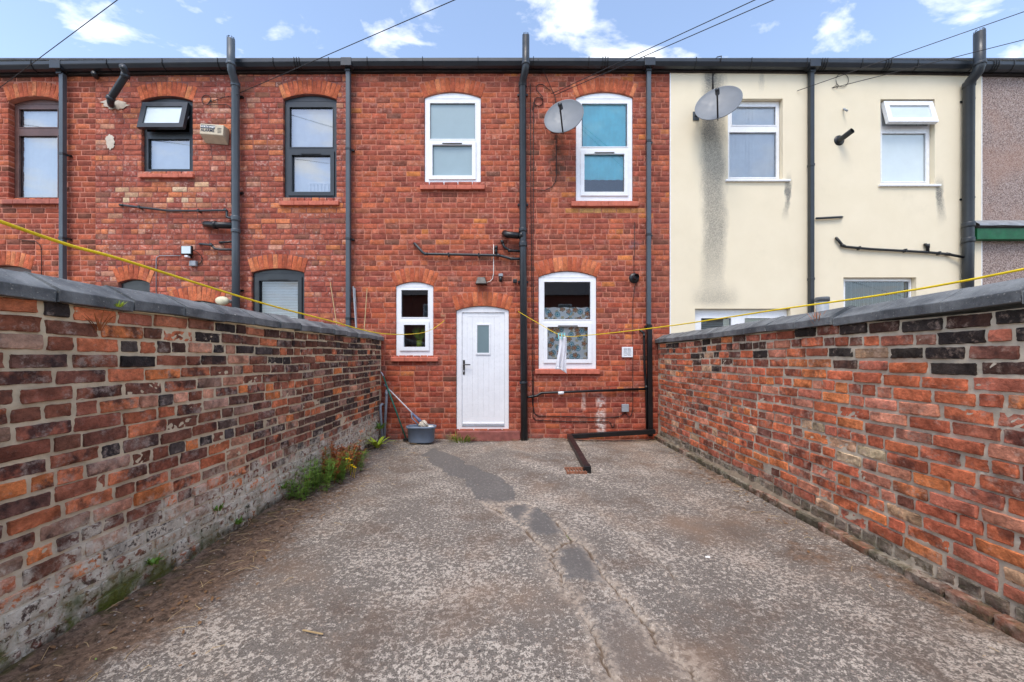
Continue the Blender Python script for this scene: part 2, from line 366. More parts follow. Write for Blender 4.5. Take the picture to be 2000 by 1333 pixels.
# cream render with algae streaks that belong to the wall
def render_mat():
    t = NT('cream_render'); x, y, z = t.xyz(); n = t.noise(2.2, 6, rough=0.6)
    c = t.mix(n, S(226, 213, 184), S(240, 228, 202))
    wob = t.math('MULTIPLY', t.math('SUBTRACT', t.noise(3.0, 6, vec=t.stretch((1, 1, 0.35)), rough=0.7), 0.5), 0.34)
    grain = t.rng(t.noise(85, 4, rough=0.7), 0.3, 0.7, 0.5, 1.25)
    def streak(c, px, w, z0, z1, st, fade=0.5):
        X = (px-HX)/120.0
        dx = t.math('ABSOLUTE', t.math('ADD', t.math('SUBTRACT', x, X), wob))
        m = t.math('MULTIPLY', t.rng(dx, w, w*0.3), t.math('MULTIPLY', t.rng(z, z0+0.25, z0-0.12), t.rng(z, z1, z1+fade)))
        m = t.math('MULTIPLY', m, t.math('MULTIPLY', grain, st))
        return t.mix(t.math('MINIMUM', m, 1.0), c, S(98, 100, 100))
    def zz(py): return CAM_H+(HY-py)/120.0
    c = streak(c, 1392, 0.26, zz(150), zz(640), 0.66, 1.6)
    c = streak(c, 1390, 0.13, zz(225), zz(300), 0.6, 0.5)
    c = streak(c, 1388, 0.10, zz(142), zz(190), 0.7, 0.3)
    c = streak(c, 1537, 0.07, zz(362), zz(440), 0.9, 0.5); c = streak(c, 1833, 0.10, zz(368), zz(450), 0.9, 0.6)
    c = streak(c, 1484, 0.05, zz(140), zz(190), 0.3, 0.3); c = streak(c, 1395, 0.5, zz(575), zz(604), 0.4, 0.15)
    c = t.mix(t.rng(t.noise(0.9, 7, rough=0.7), 0.56, 0.78, 0, 0.22), c, S(186, 176, 152))
    t.bump(t.math('ADD', t.noise(170, 4, rough=0.7), t.math('MULTIPLY', t.noise(35, 3), 0.3)), 0.55, 0.006)
    return t.fin(c, 0.92, 0.12)
renderm = render_mat()
def pebble_mat():
    t = NT('pebbledash'); v = t.voro(95, out='Color'); q = t.n('ShaderNodeSeparateColor'); t.l(v, q.inputs[0])
    c = t.mix(q.outputs[0], S(132, 108, 100), S(206, 190, 182)); c = t.mix(t.rng(q.outputs[1], 0.78, 0.82), c, S(104, 92, 90))
    c = t.mix(t.rng(t.voro(95), 0.25, 0.62, 0, 0.4), c, S(128, 112, 104)); c = t.mix(t.rng(t.noise(1.2, 6), 0.45, 0.7, 0, 0.4), c, S(176, 138, 118))
    t.bump(t.voro(95), 1.0, -0.008); return t.fin(c, 0.9, 0.2)
pebble = pebble_mat()

# ------------------------------------------------------------------ brick prototypes
def brick_proto(L, H, D, nx, nz, seed, wear, rnd, taper=1.0):
    g = random.Random(seed); V = []; Fc = []
    px, pz, ax, az = g.uniform(0, 6), g.uniform(0, 6), g.uniform(8, 22), g.uniform(20, 45)
    for j in range(nz+1):
        for i in range(nx+1):
            bi, bj = i in (0, nx), j in (0, nz); eb = 0.0055
            u, v = i/nx-0.5, j/nz-0.5
            x = u*L if bi else (L-2*eb)*((i-1)/max(1, nx-2)-0.5 if nx > 2 else 0)
            z = v*H if bj else (H-2*eb)*((j-1)/max(1, nz-2)-0.5 if nz > 2 else 0)
            y = g.gauss(0, 1)*wear*0.5 + wear*math.sin(x*ax+px)*math.sin(z*az+pz)
            if bi or bj:
                y += rnd*g.uniform(0.7, 1.6)
                if bi: x -= math.copysign(rnd*g.uniform(0, 0.9), u)
                if bj: z -= math.copysign(rnd*g.uniform(0, 0.7), v)
                if bi and bj: x -= math.copysign(rnd*g.uniform(0.3, 1.6), u); z -= math.copysign(rnd*g.uniform(0.2, 1.0), v)
            else: x += g.gauss(0, 0.0014); z += g.gauss(0, 0.0012)
            if taper != 1.0: x *= 1+(v)*(1-taper)*2/(1+taper)
            V.append((x, y, z))
    idx = lambda i, j: j*(nx+1)+i
    for j in range(nz):
        for i in range(nx): Fc.append((idx(i, j), idx(i+1, j), idx(i+1, j+1), idx(i, j+1)))
    ring = [idx(i, 0) for i in range(nx+1)]+[idx(nx, j) for j in range(1, nz+1)]+[idx(i, nz) for i in range(nx-1, -1, -1)]+[idx(0, j) for j in range(nz-1, 0, -1)]
    b = len(V)
    for k in ring: V.append((V[k][0], D, V[k][2]))
    m = len(ring)
    for k in range(m): Fc.append((ring[k], b+k, b+(k+1) % m, ring[(k+1) % m]))
    me = bpy.data.meshes.new('brick'); me.from_pydata(V, [], Fc); me.update(); me.polygons.foreach_set('use_smooth', [True]*len(Fc)); me.set_sharp_from_angle(angle=R(38))
    return me, np.array(V), Fc, L, H
def pool(n, L, H, D, nx, nz, wear, rnd, seed, taper=1.0): return [brick_proto(L, H, D, nx, nz, seed+k, wear*(0.5+1.2*((k*7) % n)/n)*(1.5 if wear > .002 and k % 4 == 3 else 1), rnd*(0.7+0.8*((k*5) % n)/n), taper) for k in range(n)]
PF = dict(s=pool(16, 0.228, 0.076, 0.11, 5, 3, 0.0008, 0.0021, 10), h=pool(10, 0.108, 0.076, 0.11, 4, 3, 0.0008, 0.0021, 50), v=pool(10, 0.074, 0.232, 0.07, 3, 5, 0.0008, 0.0020, 90, 1.16))
PY = dict(s=pool(22, 0.226, 0.074, 0.07, 11, 5, 0.0026, 0.0046, 210), h=pool(14, 0.106, 0.074, 0.07, 6, 5, 0.0026, 0.0046, 270))

def emit(parent, bricks, protos, mats, W, nmax=300, seed=1, name='brick'):
    """bricks: (lx, lz, L, H, kind, proud, rot, colour). The ones showing largest become objects, the rest one joined mesh."""
    g = random.Random(seed); sc = []
    for b in bricks:
        p = W @ Vector((b[0], 0, b[1])); d = p.y+CAM_D
        s = 0
        if d > 0.3:
            px, py = HX+p.x/d*F, HY-(p.z-CAM_H)/d*F
            if -60 < px < 2060 and -20 < py < 1350:
                nrm = W.to_3x3() @ Vector((0, -1, 0)); vd = (Vector((0, -CAM_D, CAM_H))-p); s = b[2]*b[3]*max(0.0, nrm.dot(vd.normalized()))/vd.length_squared
        sc.append(s)
    order = sorted(range(len(bricks)), key=lambda k: -sc[k]); big = set(k for k in order[:nmax] if sc[k] > 0)
    for _, _, _, _, k_, *_r in (): pass
    for pl in protos.values():
        for pr in pl:
            if not pr[0].materials: pr[0].materials.append(mats[0])
    JV = []; JF = []; JC = []; base = 0
    for k, (lx, lz, L, H, kind, proud, rot, colr) in enumerate(bricks):
        pr = g.choice(protos[kind]); flip = g.choice((1, -1)); al = g.random()
        Mx = W @ Matrix.Translation((lx, -proud, lz)) @ Matrix.Rotation(rot, 4, 'Y') @ Matrix.Diagonal((L/pr[3], 1, H/pr[4], 1))
        if flip < 0 and kind != 'v': Mx = Mx @ Matrix.Rotation(math.pi, 4, 'Y')
        if k in big:
            o = bpy.data.objects.new(name, pr[0]); COL.objects.link(o); o.parent = parent; o.matrix_basis = Mx
            if o.material_slots[0].material != mats[0]: o.material_slots[0].link = 'OBJECT'; o.material_slots[0].material = mats[0]
            o.color = (*colr, al)
        else:
            A = np.array(Mx); vv = pr[1] @ A[:3, :3].T + A[:3, 3]
            JV.append(vv); JF += [tuple(i+base for i in f) for f in pr[2]]; JC.append(np.tile(np.array((*colr, al)), (len(vv), 1))); base += len(vv)
    if JV:
        me = bpy.data.meshes.new('joined_bricks'); me.from_pydata(np.concatenate(JV).tolist(), [], JF); me.update()
        at = me.attributes.new('bc', 'FLOAT_COLOR', 'POINT'); at.data.foreach_set('color', np.concatenate(JC).astype(np.float32).ravel())
        o = link('remaining_bricks', me, mats[1], None, True); me.set_sharp_from_angle(angle=R(38)); o.parent = parent; o['kind'] = 'stuff'
def _vary(g, c):
    k = g.uniform(1-VAR, 1+VAR); l = sum(c)/3; t = (l*1.06, l*0.98, l*0.80)
    return tuple(max(0.010, (v+(w-v)*0.10)*k*g.uniform(0.97, 1.03)*f) for v, w, f in zip(c, t, (1.0, 1.02, 0.86)))
VAR = 0.10
def pick(g, pal):
    tot = sum(w for _, w in pal); r = g.random()*tot
    for c, w in pal:
        r -= w
        if r <= 0: break
    return _vary(g, S(*c))

# ------------------------------------------------------------------ facades
class Opening:                                # measured on the wall plane
    def __init__(s, x0, x1, crown, spring, bottom, arch=True):
        s.x0, s.x1 = P(x0, 0).x, P(x1, 0).x; s.zc, s.zs, s.zb = P(0, crown).z, P(0, spring).z, P(0, bottom).z
        s.arch = arch and s.zc > s.zs+0.01
        if s.arch: s.arc, (s.cx, s.cz, s.R, s.a) = arc_pts(s.x0, s.x1, s.zs, s.zc)
        s.h = 0.236
    def hole(s, g=0.0): return (s.x0-g, s.x1+g, s.zb-g, s.zc+g, (s.zs+g) if s.arch else None)
    def excl(s, z):
        if s.zb < z < s.zs: return (s.x0, s.x1)
        if not s.arch: return (s.x0, s.x1) if s.zs <= z < s.zc else None
        zk = s.cz+(s.R+s.h)*math.cos(s.a)
        if s.zs <= z < zk:
            w = (z-s.cz)*math.tan(s.a); return (s.cx-w, s.cx+w)
        t = (s.R+s.h)**2-(z-s.cz)**2
        if z >= zk and t > 0: w = math.sqrt(t); return (s.cx-w, s.cx+w)
        return None
CRS = 0.0856
def lay(x0, x1, z0, z1, ops, pal, seed, jt=0.0100, special=None, proud=-0.001):
    g = random.Random(seed); out = []; n = int((z1-z0)/CRS)+1
    for r in range(n):
        zb = z0+r*CRS; zc = zb+CRS/2
        if zb+CRS*0.6 > z1: break
        ex = sorted(e for e in (o.excl(zc) for o in ops) if e)
        header = r % 6 == 3; pitch = 0.1185 if header else 0.237
        cuts = []; x = x0-(0.0 if header else (r % 2)*0.1185)-g.uniform(0, 0.05)
        while x < x1:
            p = pitch*g.uniform(0.95, 1.05)
            if not header and g.random() < 0.06: p *= 0.5
            cuts.append((x, x+p)); x += p
        free = []; c = x0
        for a, b in ex:
            if a > c: free.append((c, a))
            c = max(c, b)
        if c < x1: free.append((c, x1))
        for fa, fb in free:
            seg = [[max(a, fa), min(b, fb)] for a, b in cuts if min(b, fb)-max(a, fa) > 0]
            if not seg: continue
            mg = [seg[0]]
            for q in seg[1:]:
                if q[1]-q[0] < 0.055 or mg[-1][1]-mg[-1][0] < 0.055: mg[-1][1] = q[1]
                else: mg.append(q)
            for a, b in mg:
                j1 = 0 if a == fa and a != x0 else jt/2; j2 = 0 if b == fb and b != x1 else jt/2
                L = b-a-j1-j2
                if L < 0.03: continue
                xc = (a+j1+b-j2)/2
                col = pick(g, pal)
                if special: col = special(xc, zc, g, col)
                out.append((xc, zc+g.uniform(-0.002, 0.002), L*g.uniform(0.97, 1.0), (CRS-jt)*g.uniform(0.95, 1.04), 's' if L > 0.15 else 'h', proud+g.gauss(0, 0.0016), g.gauss(0, 0.003), col))
    return out
PAL_ARCH = [((188, 92, 64), 4), ((198, 104, 72), 3), ((176, 84, 62), 3), ((204, 118, 84), 1)]
def arch_of(house, op, seed, mort):
    a = op.a; mb = MB(); n = 14; V = []; Fc = []
    for i in range(n+1):
        t = -a+2*a*i/n
        for rr in (op.R+0.001, op.R+op.h+0.004): V.append((op.cx+rr*math.sin(t), 0.0035, op.cz+rr*math.cos(t)))
        for rr in (op.R+0.001,): V.append((op.cx+rr*math.sin(t), 0.10, op.cz+rr*math.cos(t)))
    for i in range(n):
        b = i*3; Fc += [(b, b+3, b+4, b+1), (b, b+2, b+5, b+3)]
    ar = mb.add(V, Fc).obj('arch', mort, house)
    g = random.Random(seed); k = max(6, round(2*a*(op.R+op.h/2)/0.077)); bl = []
    for i in range(k):
        t = -a+2*a*(i+0.5)/k; rm = op.R+op.h/2
        wid = 2*a*rm/k-0.006
        bl.append((op.cx+rm*math.sin(t), op.cz+rm*math.cos(t), wid, op.h-0.006+g.uniform(-0.006, 0.004), 'v', 0.004+g.gauss(0, 0.002), t, pick(g, PAL_ARCH)))
    emit(ar, bl, PF, BR['arch'], Matrix.Identity(4), 300, seed)

def window(house, op, setb, panes, fm, gm, seed=0, sash=(), open_sash=None, fw=0.0, mull=None, vent=True):
    """panes/sash: rectangles in photo pixels; the outer frame becomes the window part, the rest its pieces"""
    f = (CAM_D+setb)/CAM_D; cx = 0
    q = lambda r: (P(r[0], 0, setb).x, P(r[1], 0, setb).x, P(0, r[3], setb).z, P(0, r[2], setb).z)
    gl = [q(r) for r in panes]
    x0, x1, zb, zs, zc = op.x0+0.004, op.x1-0.004, op.zb+0.003, op.zs, op.zc-0.006
    mb = MB()
    holes = []
    for r, isash in zip(gl, list(sash)+[0]*9): holes.append(r if not isash else (r[0]-0.012, r[1]+0.012, r[2]-0.012, r[3]+0.012))
    if open_sash is not None: holes.append(q(open_sash[0]))
    slab(mb, x0, x1, zb, zs, setb, setb+0.07, holes)
    if op.arch:
        ap, _ = arc_pts(x0, x1, zs, zc); V = []; Fc = []
        for (a, b) in ap: V += [(a, setb, zs+0.0005), (a, setb, b), (a, setb+0.06, b)]
        for i in range(len(ap)-1): k = i*3; Fc += [(k, k+3, k+4, k+1), (k+1, k+4, k+5, k+2)]
        mb.add(V, Fc)
    w = mb.obj('window', fm, house, bevel=0.003)
    if op.arch: MB().box(x0+0.02, x1-0.02, setb-0.004, setb-0.0005, zs-0.006, zs+0.002).obj('drip_bead', fm, w)
    for r, isash in zip(gl, list(sash)+[0]*9):
        if isash:
            e = 0.062; s = MB(); slab(s, r[0]-e, r[1]+e, r[2]-e, r[3]+e, setb-0.020, setb-0.001, [r], reveal=0.05); s.obj('sash', fm, w, bevel=0.006)
            if vent: MB().box((r[0]+r[1])/2-0.16, (r[0]+r[1])/2+0.16, setb-0.030, setb-0.0205, r[3]+0.008, r[3]+0.022).obj('trickle_vent', chrome if fm == white else blackp, w)
        else:
            s = MB(); e = 0.014; slab(s, r[0]-e, r[1]+e, r[2]-e, r[3]+e, setb-0.006, setb-0.0005, [r]); s.obj('bead', fm, w, bevel=0.003)
        MB().add([(r[0]-.005,setb+.025,r[2]-.005),(r[1]+.005,setb+.025,r[2]-.005),(r[1]+.005,setb+.025,r[3]+.005),(r[0]-.005,setb+.025,r[3]+.005)], [(0,1,2,3)]).obj('pane', gm, w)
        MB().add([(r[0]-.004,setb+.02,r[2]-.004),(r[1]+.004,setb+.02,r[2]-.004),(r[1]+.004,setb+.02,r[3]+.004),(r[0]-.004,setb+.02,r[3]+.004),
                  (r[0]+.006,setb+.02,r[2]+.006),(r[1]-.006,setb+.02,r[2]+.006),(r[1]-.006,setb+.02,r[3]-.006),(r[0]+.006,setb+.02,r[3]-.006)],
                 [(0,1,5,4),(1,2,6,5),(2,3,7,6),(3,0,4,7)]).obj('gasket', blackp, w)
    if open_sash is not None:
        r = q(open_sash[0]); ang = open_sash[1]; e = 0.022; s = MB()
        slab(s, r[0]-e, r[1]+e, r[2]-e, r[3]+e, 0, 0.055, [(r[0]+0.055, r[1]-0.055, r[2]+0.055, r[3]-0.055)])
        Mh = Matrix.Translation((0, setb-0.058, r[3]+e)) @ Matrix.Rotation(-ang, 4, 'X') @ Matrix.Translation((0, 0, -(r[3]+e)))
        s.xf(Mh).obj('open_sash', fm, w, bevel=0.005)
        MB().add([(r[0]+.052,.022,r[2]+.052),(r[1]-.052,.022,r[2]+.052),(r[1]-.052,.022,r[3]-.052),(r[0]+.052,.022,r[3]-.052)], [(0,1,2,3)]).xf(Mh).obj('pane', open_sash[2], w)
        for xx in (r[0]+0.01, r[1]-0.01):
            a = Mh @ Vector((xx, 0.05, r[2]+0.1)); MB().tube([a, (xx, setb+0.02, r[2]+0.28)], 0.006, 6).obj('stay', steelp, w)
    # the room behind
    e = 0.12; y0, y1 = setb+0.09, 1.5; rm = MB(); a, b, c, d = x0-e, x1+e, zb-e, zc+e
    rm.add([(a,y0,c),(b,y0,c),(b,y0,d),(a,y0,d),(a,y1,c),(b,y1,c),(b,y1,d),(a,y1,d)], [(4,5,6,7),(0,1,5,4),(3,7,6,2),(0,4,7,3),(1,2,6,5)])
    rm.obj('room', interior, house)
    return w
def sill(house, px0, px1, py0, py1, m, splits, proud=0.05):
    z1 = P(0, py0, -proud).z; z0 = P(0, py1, -proud).z
    s = MB().box(P(px0, 0).x+0.01, P(px1, 0).x-0.01, -proud+0.012, 0.11, z0+0.004, z1-0.008).obj('sill', M_MORT['subject'], house)
    ed = [px0]+list(splits)+[px1]
    for a, b in zip(ed[:-1], ed[1:]):
        x0, x1 = P(a, 0, -proud).x+0.002, P(b, 0, -proud).x-0.002
        t = MB(); g = random.Random(a); dz = g.uniform(-0.002, 0.002)
        t.add([(x0,-proud,z0+dz),(x1,-proud,z0+dz),(x1,0.09,z0+dz),(x0,0.09,z0+dz),(x0,-proud,z1-0.012+dz),(x1,-proud,z1-0.012+dz),(x1,0.09,z1+0.012+dz),(x0,0.09,z1+0.012+dz)],
              [(0,3,2,1),(4,5,6,7),(0,1,5,4),(1,2,6,5),(2,3,7,6),(3,0,4,7)])
        t.obj('sill_tile', m, s, bevel=0.006)
def gz(x): return -0.066*(x/8.33)**2
def eaves(house, x0, x1, seed):
    n = max(2, int((x1-x0)/0.5)); xs = [x0+(x1-x0)*i/n for i in range(n+1)]
    def run(prof, name, m, closed=False):
        V = []; Fc = []; k = len(prof)
        for x in xs:
            for (y, z) in prof: V.append((x, y, z+gz(x)))
        for i in range(n):
            for j in range(k if closed else k-1): Fc.append((i*k+j, (i+1)*k+j, (i+1)*k+(j+1) % k, i*k+(j+1) % k))
        Fc += [tuple(range(k)), tuple(n*k+j for j in range(k))[::-1]]
        return MB().add(V, Fc).obj(name, m, house)
    zt = 6.085
    gut = run([(-0.046, zt), (-0.046, zt-0.10), (-0.085, zt-0.112), (-0.128, zt-0.10), (-0.156, zt-0.062), (-0.163, zt-0.048), (-0.163, zt), (-0.156, zt), (-0.156, zt-0.044), (-0.125, zt-0.088), (-0.085, zt-0.10), (-0.055, zt-0.09), (-0.052, zt)], 'gutter', gutterm, True)
    run([(-0.045, zt+0.01), (-0.045, zt-0.13), (-0.012, zt-0.13), (-0.012, zt+0.01)], 'fascia', bankm, True)
    run([(-0.011, zt-0.135), (-0.011, zt-0.05), (0.3, zt-0.05), (0.3, zt-0.135)], 'wall_plate', bankm, True)
    x = x0+0.35
    while x < x1-0.1:
        z = zt+gz(x)
        MB().tube([(x, -0.04, z-0.105), (x, -0.086, z-0.117), (x, -0.133, z-0.104), (x, -0.160, z-0.064), (x, -0.168, z-0.048), (x, -0.168, z+0.012), (x, -0.155, z+0.014)], 0.006, 5).obj('gutter_bracket', blackp, gut); x += 0.88
    rf = MB(); ov = -0.10
    rf.add([(x0, ov, zt+0.02), (x1, ov, zt+0.02), (x1, 4.3, zt+2.35), (x0, 4.3, zt+2.35), (x0, 8.7, zt), (x1, 8.7, zt), (x0, ov, zt+0.045), (x1, ov, zt+0.045), (x1, 4.3, zt+2.39), (x0, 4.3, zt+2.39), (x0, 8.7, zt+.04), (x1, 8.7, zt+.04)],
           [(0, 3, 2, 1), (3, 4, 5, 2), (6, 7, 8, 9), (9, 8, 11, 10), (0, 1, 7, 6)])
    rf.obj('roof', slatem, house)
    # party walls and back keep the house closed
    MB().box(x0+0.01, x1-0.01, 8.4, 8.6, 0, zt).obj('rear_wall', M_MORT['subject'], house)
    return gut
def outlet(gut, px, square=True):
    x = P(px, 0, -0.1).x; z = 6.085+gz(x)
    MB().box(x-0.085, x+0.085, -0.170, -0.0455, z-0.118, z+0.012).obj('gutter_outlet', gutterm, gut, bevel=0.006)
    MB().box(x-0.042, x+0.042, -0.118, -0.04, z-0.165, z-0.1185).obj('gutter_spigot', gutterm, gut, bevel=0.004)
def union(gut, px):
    x = P(px, 0, -0.15).x; z = 6.085+gz(x)
    for dx in (-0.04, 0, 0.04): MB().tube([(x+dx, -0.05, z-0.106), (x+dx, -0.086, z-0.119), (x+dx, -0.134, z-0.105), (x+dx, -0.162, z-0.064), (x+dx, -0.170, z-0.048), (x+dx, -0.170, z+0.014)], 0.007, 5).obj('gutter_union', blackp, gut)

def facade(house, x0, x1, ops, mort, z0=-0.05, z1=6.0, y=0.0065, sheet_reveal=0.25, mat=None):
    mb = MB(); slab(mb, x0, x1, z0, z1, y, 0.3, [o.hole(0.004) for o in ops], reveal=sheet_reveal)
    return mb.obj('wall', mat or mort, house)

XA, XB, XC, XD = P(186, 0).x, P(682, 0).x, P(1309, 0).x, P(1914, 0).x
XL, XR = -11.5, 12.0

# --- house with white windows (the subject)
H1 = thing('terraced_house', 'red brick terraced house with white windows, white back door and pinkish mortar', 'house', ((XB+XC)/2, 0, 0), 'terraced houses in a row')
W1 = Opening(829, 939, 180, 191, 360); W2 = Opening(1125, 1236, 180, 191, 392); W3 = Opening(773, 846, 551, 559.5, 697); W4 = Opening(1052, 1165, 530, 541.5, 721); DR = Opening(891, 994, 598, 606.5, 841)
ops1 = [W1, W2, W3, W4, DR]
wall1 = facade(H1, XB+0.001, XC-0.001, ops1, M_MORT['subject'])
PAL1 = [((158, 78, 66), 5), ((170, 84, 66), 4), ((146, 72, 64), 3.2), ((184, 94, 66), 1.6), ((138, 76, 66), 1.2), ((174, 94, 76), 1.4), ((122, 74, 66), 0.3), ((196, 112, 64), 0.35)]
def sp1(x, z, g, c):
    if z < 2.2 and g.random() < 0.45: c = pick(g, [((166, 74, 56), 2), ((150, 66, 56), 2), ((180, 86, 60), 1)])
    if abs(x-P(1182, 0).x) < 0.55 and abs(z-P(0, 409).z) < 0.045: c = pick(g, [((206, 150, 96), 1), ((200, 130, 78), 1), ((176, 100, 76), 1)])
    return c
emit(wall1, lay(XB+0.01, XC-0.01, 0.0, 5.99, ops1, PAL1, 5, special=sp1), PF, BR['subject'], Matrix.Identity(4), 300, 5)
for k, o in enumerate(ops1): arch_of(H1, o, 100+k, M_MORT['subject'])
window(H1, W1, 0.022, [(840, 928, 202, 272), (845, 922, 284, 344)], white, frost, sash=(0, 1))
window(H1, W2, 0.022, [(1136, 1225, 203, 287), (1141, 1219, 302, 376)], white, glass_clear, sash=(0, 1))
window(H1, W3, 0.022, [(784, 836, 567, 620), (789, 831, 635, 678)], white, glass_clear, sash=(0, 1), vent=False)
window(H1, W4, 0.022, [(1063, 1153, 551, 624), (1069, 1148, 639, 702)], white, glass_clear, sash=(0, 1))
sill(H1, 820, 947, 360, 369.5, terra, (848, 874, 892, 921)); sill(H1, 1116, 1247, 392, 402.5, terra, (1145, 1174, 1189, 1218))
sill(H1, 763, 855, 697, 706.5, terra, (790, 818, 826)); sill(H1, 1045, 1172, 721, 731, terra, (1073, 1116, 1145))
g1 = eaves(H1, XB+0.001, XC-0.001, 1); outlet(g1, 1267); union(g1, 1182)
def back_door():
    s = 0.03; o = DR; x0, x1, zb, zs, zc = o.x0+0.004, o.x1-0.004, o.zb+0.003, o.zs, o.zc-0.006
    q = lambda a, b, c, d: (P(a, 0, s).x, P(b, 0, s).x, P(0, d, s).z, P(0, c, s).z)
    L = q(902, 985.5, 610.5, 833)
    mb = MB(); slab(mb, x0, x1, zb, zs, s, s+0.08, [L])
    ap, _ = arc_pts(x0, x1, zs, zc); V = []; Fc = []
    for (a, b) in ap: V += [(a, s, zs+.0005), (a, s, b), (a, s+0.06, b)]
    for i in range(len(ap)-1): k = i*3; Fc += [(k, k+3, k+4, k+1), (k+1, k+4, k+5, k+2)]
    mb.add(V, Fc); d = mb.obj('door', white, H1, bevel=0.005)
    yl = s+0.018; gp = q(932, 955, 635.5, 689.5); pn = q(912, 976, 619, 814)
    m = MB(); slab(m, L[0]+0.003, L[1]-0.003, L[2]+0.004, L[3]-0.003, yl, yl+0.04, [pn]); m.obj('leaf', white, d, bevel=0.003)
    nb = 6; w = (pn[1]-pn[0])/nb; bg = 0.0006; fr = (gp[0]-0.022, gp[1]+0.022, gp[2]-0.03, gp[3]+0.022)
    for i in range(nb):
        a, b = pn[0]+i*w+bg, pn[0]+(i+1)*w-bg
        h = [(max(a, gp[0]), min(b, gp[1]), gp[2], gp[3])] if min(b, gp[1])-max(a, gp[0]) > 0.002 else []
        m = MB(); slab(m, a, b, pn[2]+0.001, pn[3]-0.001, yl+0.0025, yl+0.035, h); m.obj('board', white, d, bevel=0.0016)
    m = MB(); slab(m, fr[0], fr[1], fr[2], fr[3], yl-0.012, yl+0.002, [gp], reveal=0.03); m.obj('glazing_frame', white, d, bevel=0.005)
    MB().box(gp[0]-.004, gp[1]+.004, yl-0.004, yl+0.0015, gp[2]-.004, gp[3]+.004).obj('pane', frost_door, d)
    MB().box(L[0]+0.01, L[1]-0.01, yl-0.016, yl-0.001, L[2]+0.03, L[2]+0.055).obj('weather_bar', white, d, bevel=0.004)
    MB().box(L[0]+0.003, L[1]-0.003, s-0.008, s+0.03, L[2]-0.002, L[2]+0.012).obj('threshold', greyp, d)
    h = P(905.5, 718, 0); MB().box(h.x-0.016, h.x+0.016, yl-0.012, yl-0.0005, h.z-0.12, h.z+0.12).obj('handle_plate', chrome, d, bevel=0.01)
    MB().tube([(h.x, yl-0.01, h.z+0.045), (h.x, yl-0.055, h.z+0.045), (h.x+0.01, yl-0.06, h.z+0.045), (h.x+0.11, yl-0.058, h.z+0.043)], 0.009, 8).obj('handle', chrome, d, True)
    MB().box(h.x-0.008, h.x+0.008, yl-0.018, yl-0.0125, h.z-0.075, h.z-0.045).obj('lock_cylinder', steelp, d, bevel=0.003)
    MB().box(x0, x1, s+0.09, s+0.1, zb, zc).obj('hall_board', interior, d)
    a, b = P(893, 0).x, P(1016, 0).x; MB().box(a, b, -0.085, 0.02, -0.02, o.zb-0.004).obj('door_step', plain('painted_step', S(140, 84, 76), 0.85, 0.25, 9, 0.6, 60, dirt=0.4), H1, bevel=0.012)
back_door()

# --- brick house with black windows, left of it
H2 = thing('terraced_house', 'red brick terraced house with black window frames and whitened old brickwork', 'house', ((XA+XB)/2, 0, 0), 'terraced houses in a row')
B1 = Opening(276, 376, 188, 197.5, 338); B2 = Opening(553, 657, 184, 194, 391); B3 = Opening(491, 594, 525, 533, 690); B4 = Opening(231, 292, 546, 553, 660); B5 = Opening(338, 432, 588, 597, 858)
ops2 = [B1, B2, B3, B4, B5]
wall2 = facade(H2, XA+0.001, XB-0.001, ops2, M_MORT['neighbour'])
PAL2 = [((160, 80, 70), 5), ((172, 90, 76), 4), ((150, 74, 68), 3), ((186, 104, 78), 1.6), ((138, 84, 74), 1.3), ((184, 124, 108), 1.2), ((196, 112, 78), 0.7)]
def sp2(x, z, g, c):
    if P(235, 0).x < x < P(410, 0).x and P(0, 408).z < z < P(0, 350).z and g.random() < 0.45: c = pick(g, [((196, 150, 126), 2), ((190, 122, 98), 3), ((204, 172, 152), 1)])
    if P(530, 0).x < x < P(672, 0).x and abs(z-P(0, 403).z) < 0.08: c = pick(g, [((198, 112, 74), 1)])
    return c
emit(wall2, lay(XA-0.004, XB-0.01, 0.0, 5.97, ops2, PAL2, 8, jt=0.009, special=sp2), PF, BR['neighbour'], Matrix.Identity(4), 300, 8)
for k, o in enumerate(ops2): arch_of(H2, o, 120+k, M_MORT['neighbour'])
window(H2, B1, 0.05, [(290, 371, 272, 331)], blackf, glass_refl, open_sash=((287, 370, 207, 258), R(12), frost_pale))
window(H2, B2, 0.045, [(566, 650, 210, 288), (571, 646, 304, 376)], blackf, glass_refl, sash=(0, 1))
window(H2, B3, 0.045, [(507, 583, 549, 680)], blackf, glass_clear, sash=(1,))
window(H2, B4, 0.05, [(240, 288, 572, 650)], blackf, glass_clear, open_sash=None)
window(H2, B5, 0.05, [(350, 420, 610, 700)], blackf, glass_clear)
sill(H2, 272, 376, 338, 346.5, terra, (316, 348)); sill(H2, 546, 661, 391, 400.5, terra, (574, 602, 631)); sill(H2, 486, 600, 690, 699, terra2, (514, 545, 570)); sill(H2, 227, 296, 660, 668, terra2, (262,))
g2 = eaves(H2, XA+0.001, XB-0.001, 2); outlet(g2, 679); union(g2, 580)

